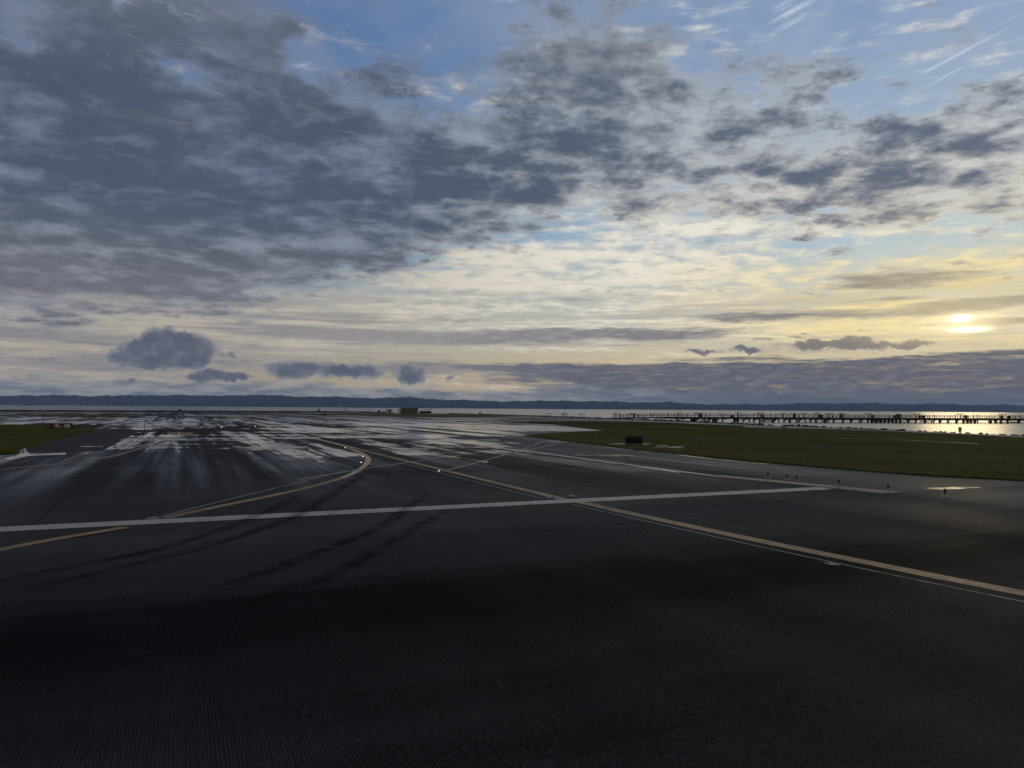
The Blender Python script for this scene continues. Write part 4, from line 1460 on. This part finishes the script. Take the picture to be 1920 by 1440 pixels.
# ------------------------------------------------------------------ airfield lights
def edge_light(px, yt, yb, kind, label, group, cat='edge light'):
    p = G(px, yb)
    d = ray(px, yt)
    h = CAM_H + d.z / d.y * p.y
    o = empty('edge_light', p, 0, label, cat, group)
    k = h / 0.33
    MB().lathe((0, 0, 0.004), [(.15 * k, 0), (.15 * k, .018), (.11 * k, .026)], 16).build('base_plate', M['cast'], o)
    MB().bar((0, 0, .02), (0, 0, h * .55), .018 * k, 8).build('stem', M['steel'], o)
    if kind == 'blue':
        MB().lathe((0, 0, h * .50), [(.028 * k, 0), (.05 * k, .02 * k), (.05 * k, .05 * k), (.03 * k, .06 * k)], 12).build('collar', M['steel'], o)
        MB().lathe((0, 0, h * .70), [(.03 * k, 0), (.046 * k, .02 * k), (.042 * k, .07 * k), (.02 * k, .095 * k)], 12).build('lens', M['blue_lens'], o, True)
    else:
        MB().lathe((0, 0, h * .48), [(.02 * k, 0), (.055 * k, .03 * k), (.065 * k, .08 * k), (.06 * k, .12 * k)], 12).build('collar', M['steel'], o)
        MB().lathe((0, 0, h * .48 + .12 * k), [(.062 * k, 0), (.058 * k, .03 * k), (.035 * k, .05 * k)], 12).build('lens', M['red_lens'], o, True)
    return o


for px_, yt, yb, kd, lb in (
        (1440, 884, 896.5, 'blue', 'slim blue edge light on the taxiway edge, farthest of the row'),
        (1475.5, 887.6, 900, 'blue', 'slim blue edge light, second of the row from the far end'),
        (1493.5, 891.4, 901.4, 'red', 'round-headed dark red edge light close behind the slim blue one'),
        (1573, 899, 911.4, 'red', 'round-headed dark red edge light, second of the red ones from afar'),
        (1665.5, 908, 921, 'red', 'round-headed dark red edge light, third of the red ones from afar'),
        (1772, 916.4, 931, 'red', 'nearest and largest round-headed edge light, beside the right puddle'),
        (1175, 854.6, 862.6, 'blue', 'single blue edge light below the black sign board'),
        (995.5, 834.6, 840.6, 'blue', 'tiny edge light at the end of the white edge line')):
    edge_light(px_, yt, yb, kd, lb, 'edge lights along the right taxiway edge')
for i, (px_, yt, yb) in enumerate(((219, 788.6, 791.2), (229.5, 789, 792), (244, 791.4, 795), (257, 793.6, 798.4), (271, 794.6, 801.4), (286, 796.4, 802), (302, 798.2, 803), (308.4, 799.6, 807))):
    edge_light(px_, yt, yb, 'blue', 'thin dark light stake on the wet apron right of the red sign, %s from afar' % ORD[i], 'light stakes right of the red sign')
edge_light(216, 831.4, 839, 'blue', 'lone dark light stake at the end of the wet streak, left', 'lone stake')
del bpy.data.objects['edge_light.016']['group']


def inset_light(px, py, r_, lens, label, group):
    p = G(px, py)
    o = empty('inset_light', (p.x, p.y, .014), 0, label, 'inset light', group)
    MB().lathe((0, 0, 0), [(r_, 0), (r_ * .92, .012), (r_ * .6, .022)], 20).build('casting', M['cast'], o)
    if lens:
        MB().lathe((0, 0, .02), [(.022, 0), (.031, .015), (.026, .036), (.009, .047)], 10).build('lens', M[lens], o, True)
    else:
        for a in (0, math.pi):
            MB().box((math.cos(a) * r_ * .55, math.sin(a) * r_ * .55, .022), (r_ * .5, .09, .012)).build('window', M['black'], o)
    return o


for px_, py_, lens, lb in ((437, 781, 'lit_white', 'far lit runway light, highest of the glowing dots'), (442.5, 787.2, 'lit_white', 'small lit runway light just below the highest one'),
                           (416, 801.6, 'lit_amber', 'bright yellow lit light, left of the bright pair'), (479, 800.4, 'lit_amber', 'bright yellow lit light, right of the bright pair'),
                           (541.5, 809.6, 'lit_white', 'faint lit light beside the yellow centre line'), (647, 840.4, 'lit_amber', 'lit amber light on the yellow line before the curve'),
                           (680.4, 857, 'lit_amber', 'upper lit light inside the yellow curve'), (677, 868.6, 'lit_white', 'lower white lit light inside the yellow curve'),
                           (823, 884.6, 'lit_white', 'faint lit light on the near centre line')):
    o = inset_light(px_, py_, .16, lens, lb, 'lit pavement lights')
    if px_ in (416, 479):
        for ch in o.children:
            if ch.name.startswith('lens'): ch.scale = (1.7, 1.7, 1.7)
for px_, py_, r_, lb in ((1560, 1058, .17, 'round metal light fitting set in the thin kerf line, nearest of all'), (1030, 933.4, .22, 'metal light fitting on the far side of the white line, left of the yellow one'),
                         (1071, 930.6, .22, 'metal light fitting just right of where the yellow line meets the white'), (289, 972, .22, 'metal light fitting beside the start of the left yellow curve')):
    inset_light(px_, py_, r_, None, lb, 'unlit pavement lights')

# ------------------------------------------------------------------ air
mb = MB()
mb.box((0, 9000, 150), (62000, 24000, 308))
hz = mb.build('haze', None)
m = bpy.data.materials.new('haze')
m.use_nodes = True
nt = m.node_tree
nt.nodes.clear()
pv = nt.nodes.new('ShaderNodeVolumePrincipled')
pv.inputs['Color'].default_value = (0.50, 0.66, 1.0, 1)
pv.inputs['Density'].default_value = 3.5e-5
pv.inputs['Anisotropy'].default_value = 0.2
ou = nt.nodes.new('ShaderNodeOutputMaterial')
nt.links.new(pv.outputs[0], ou.inputs['Volume'])
hz.data.materials.append(m)
tag(hz, kind='stuff')
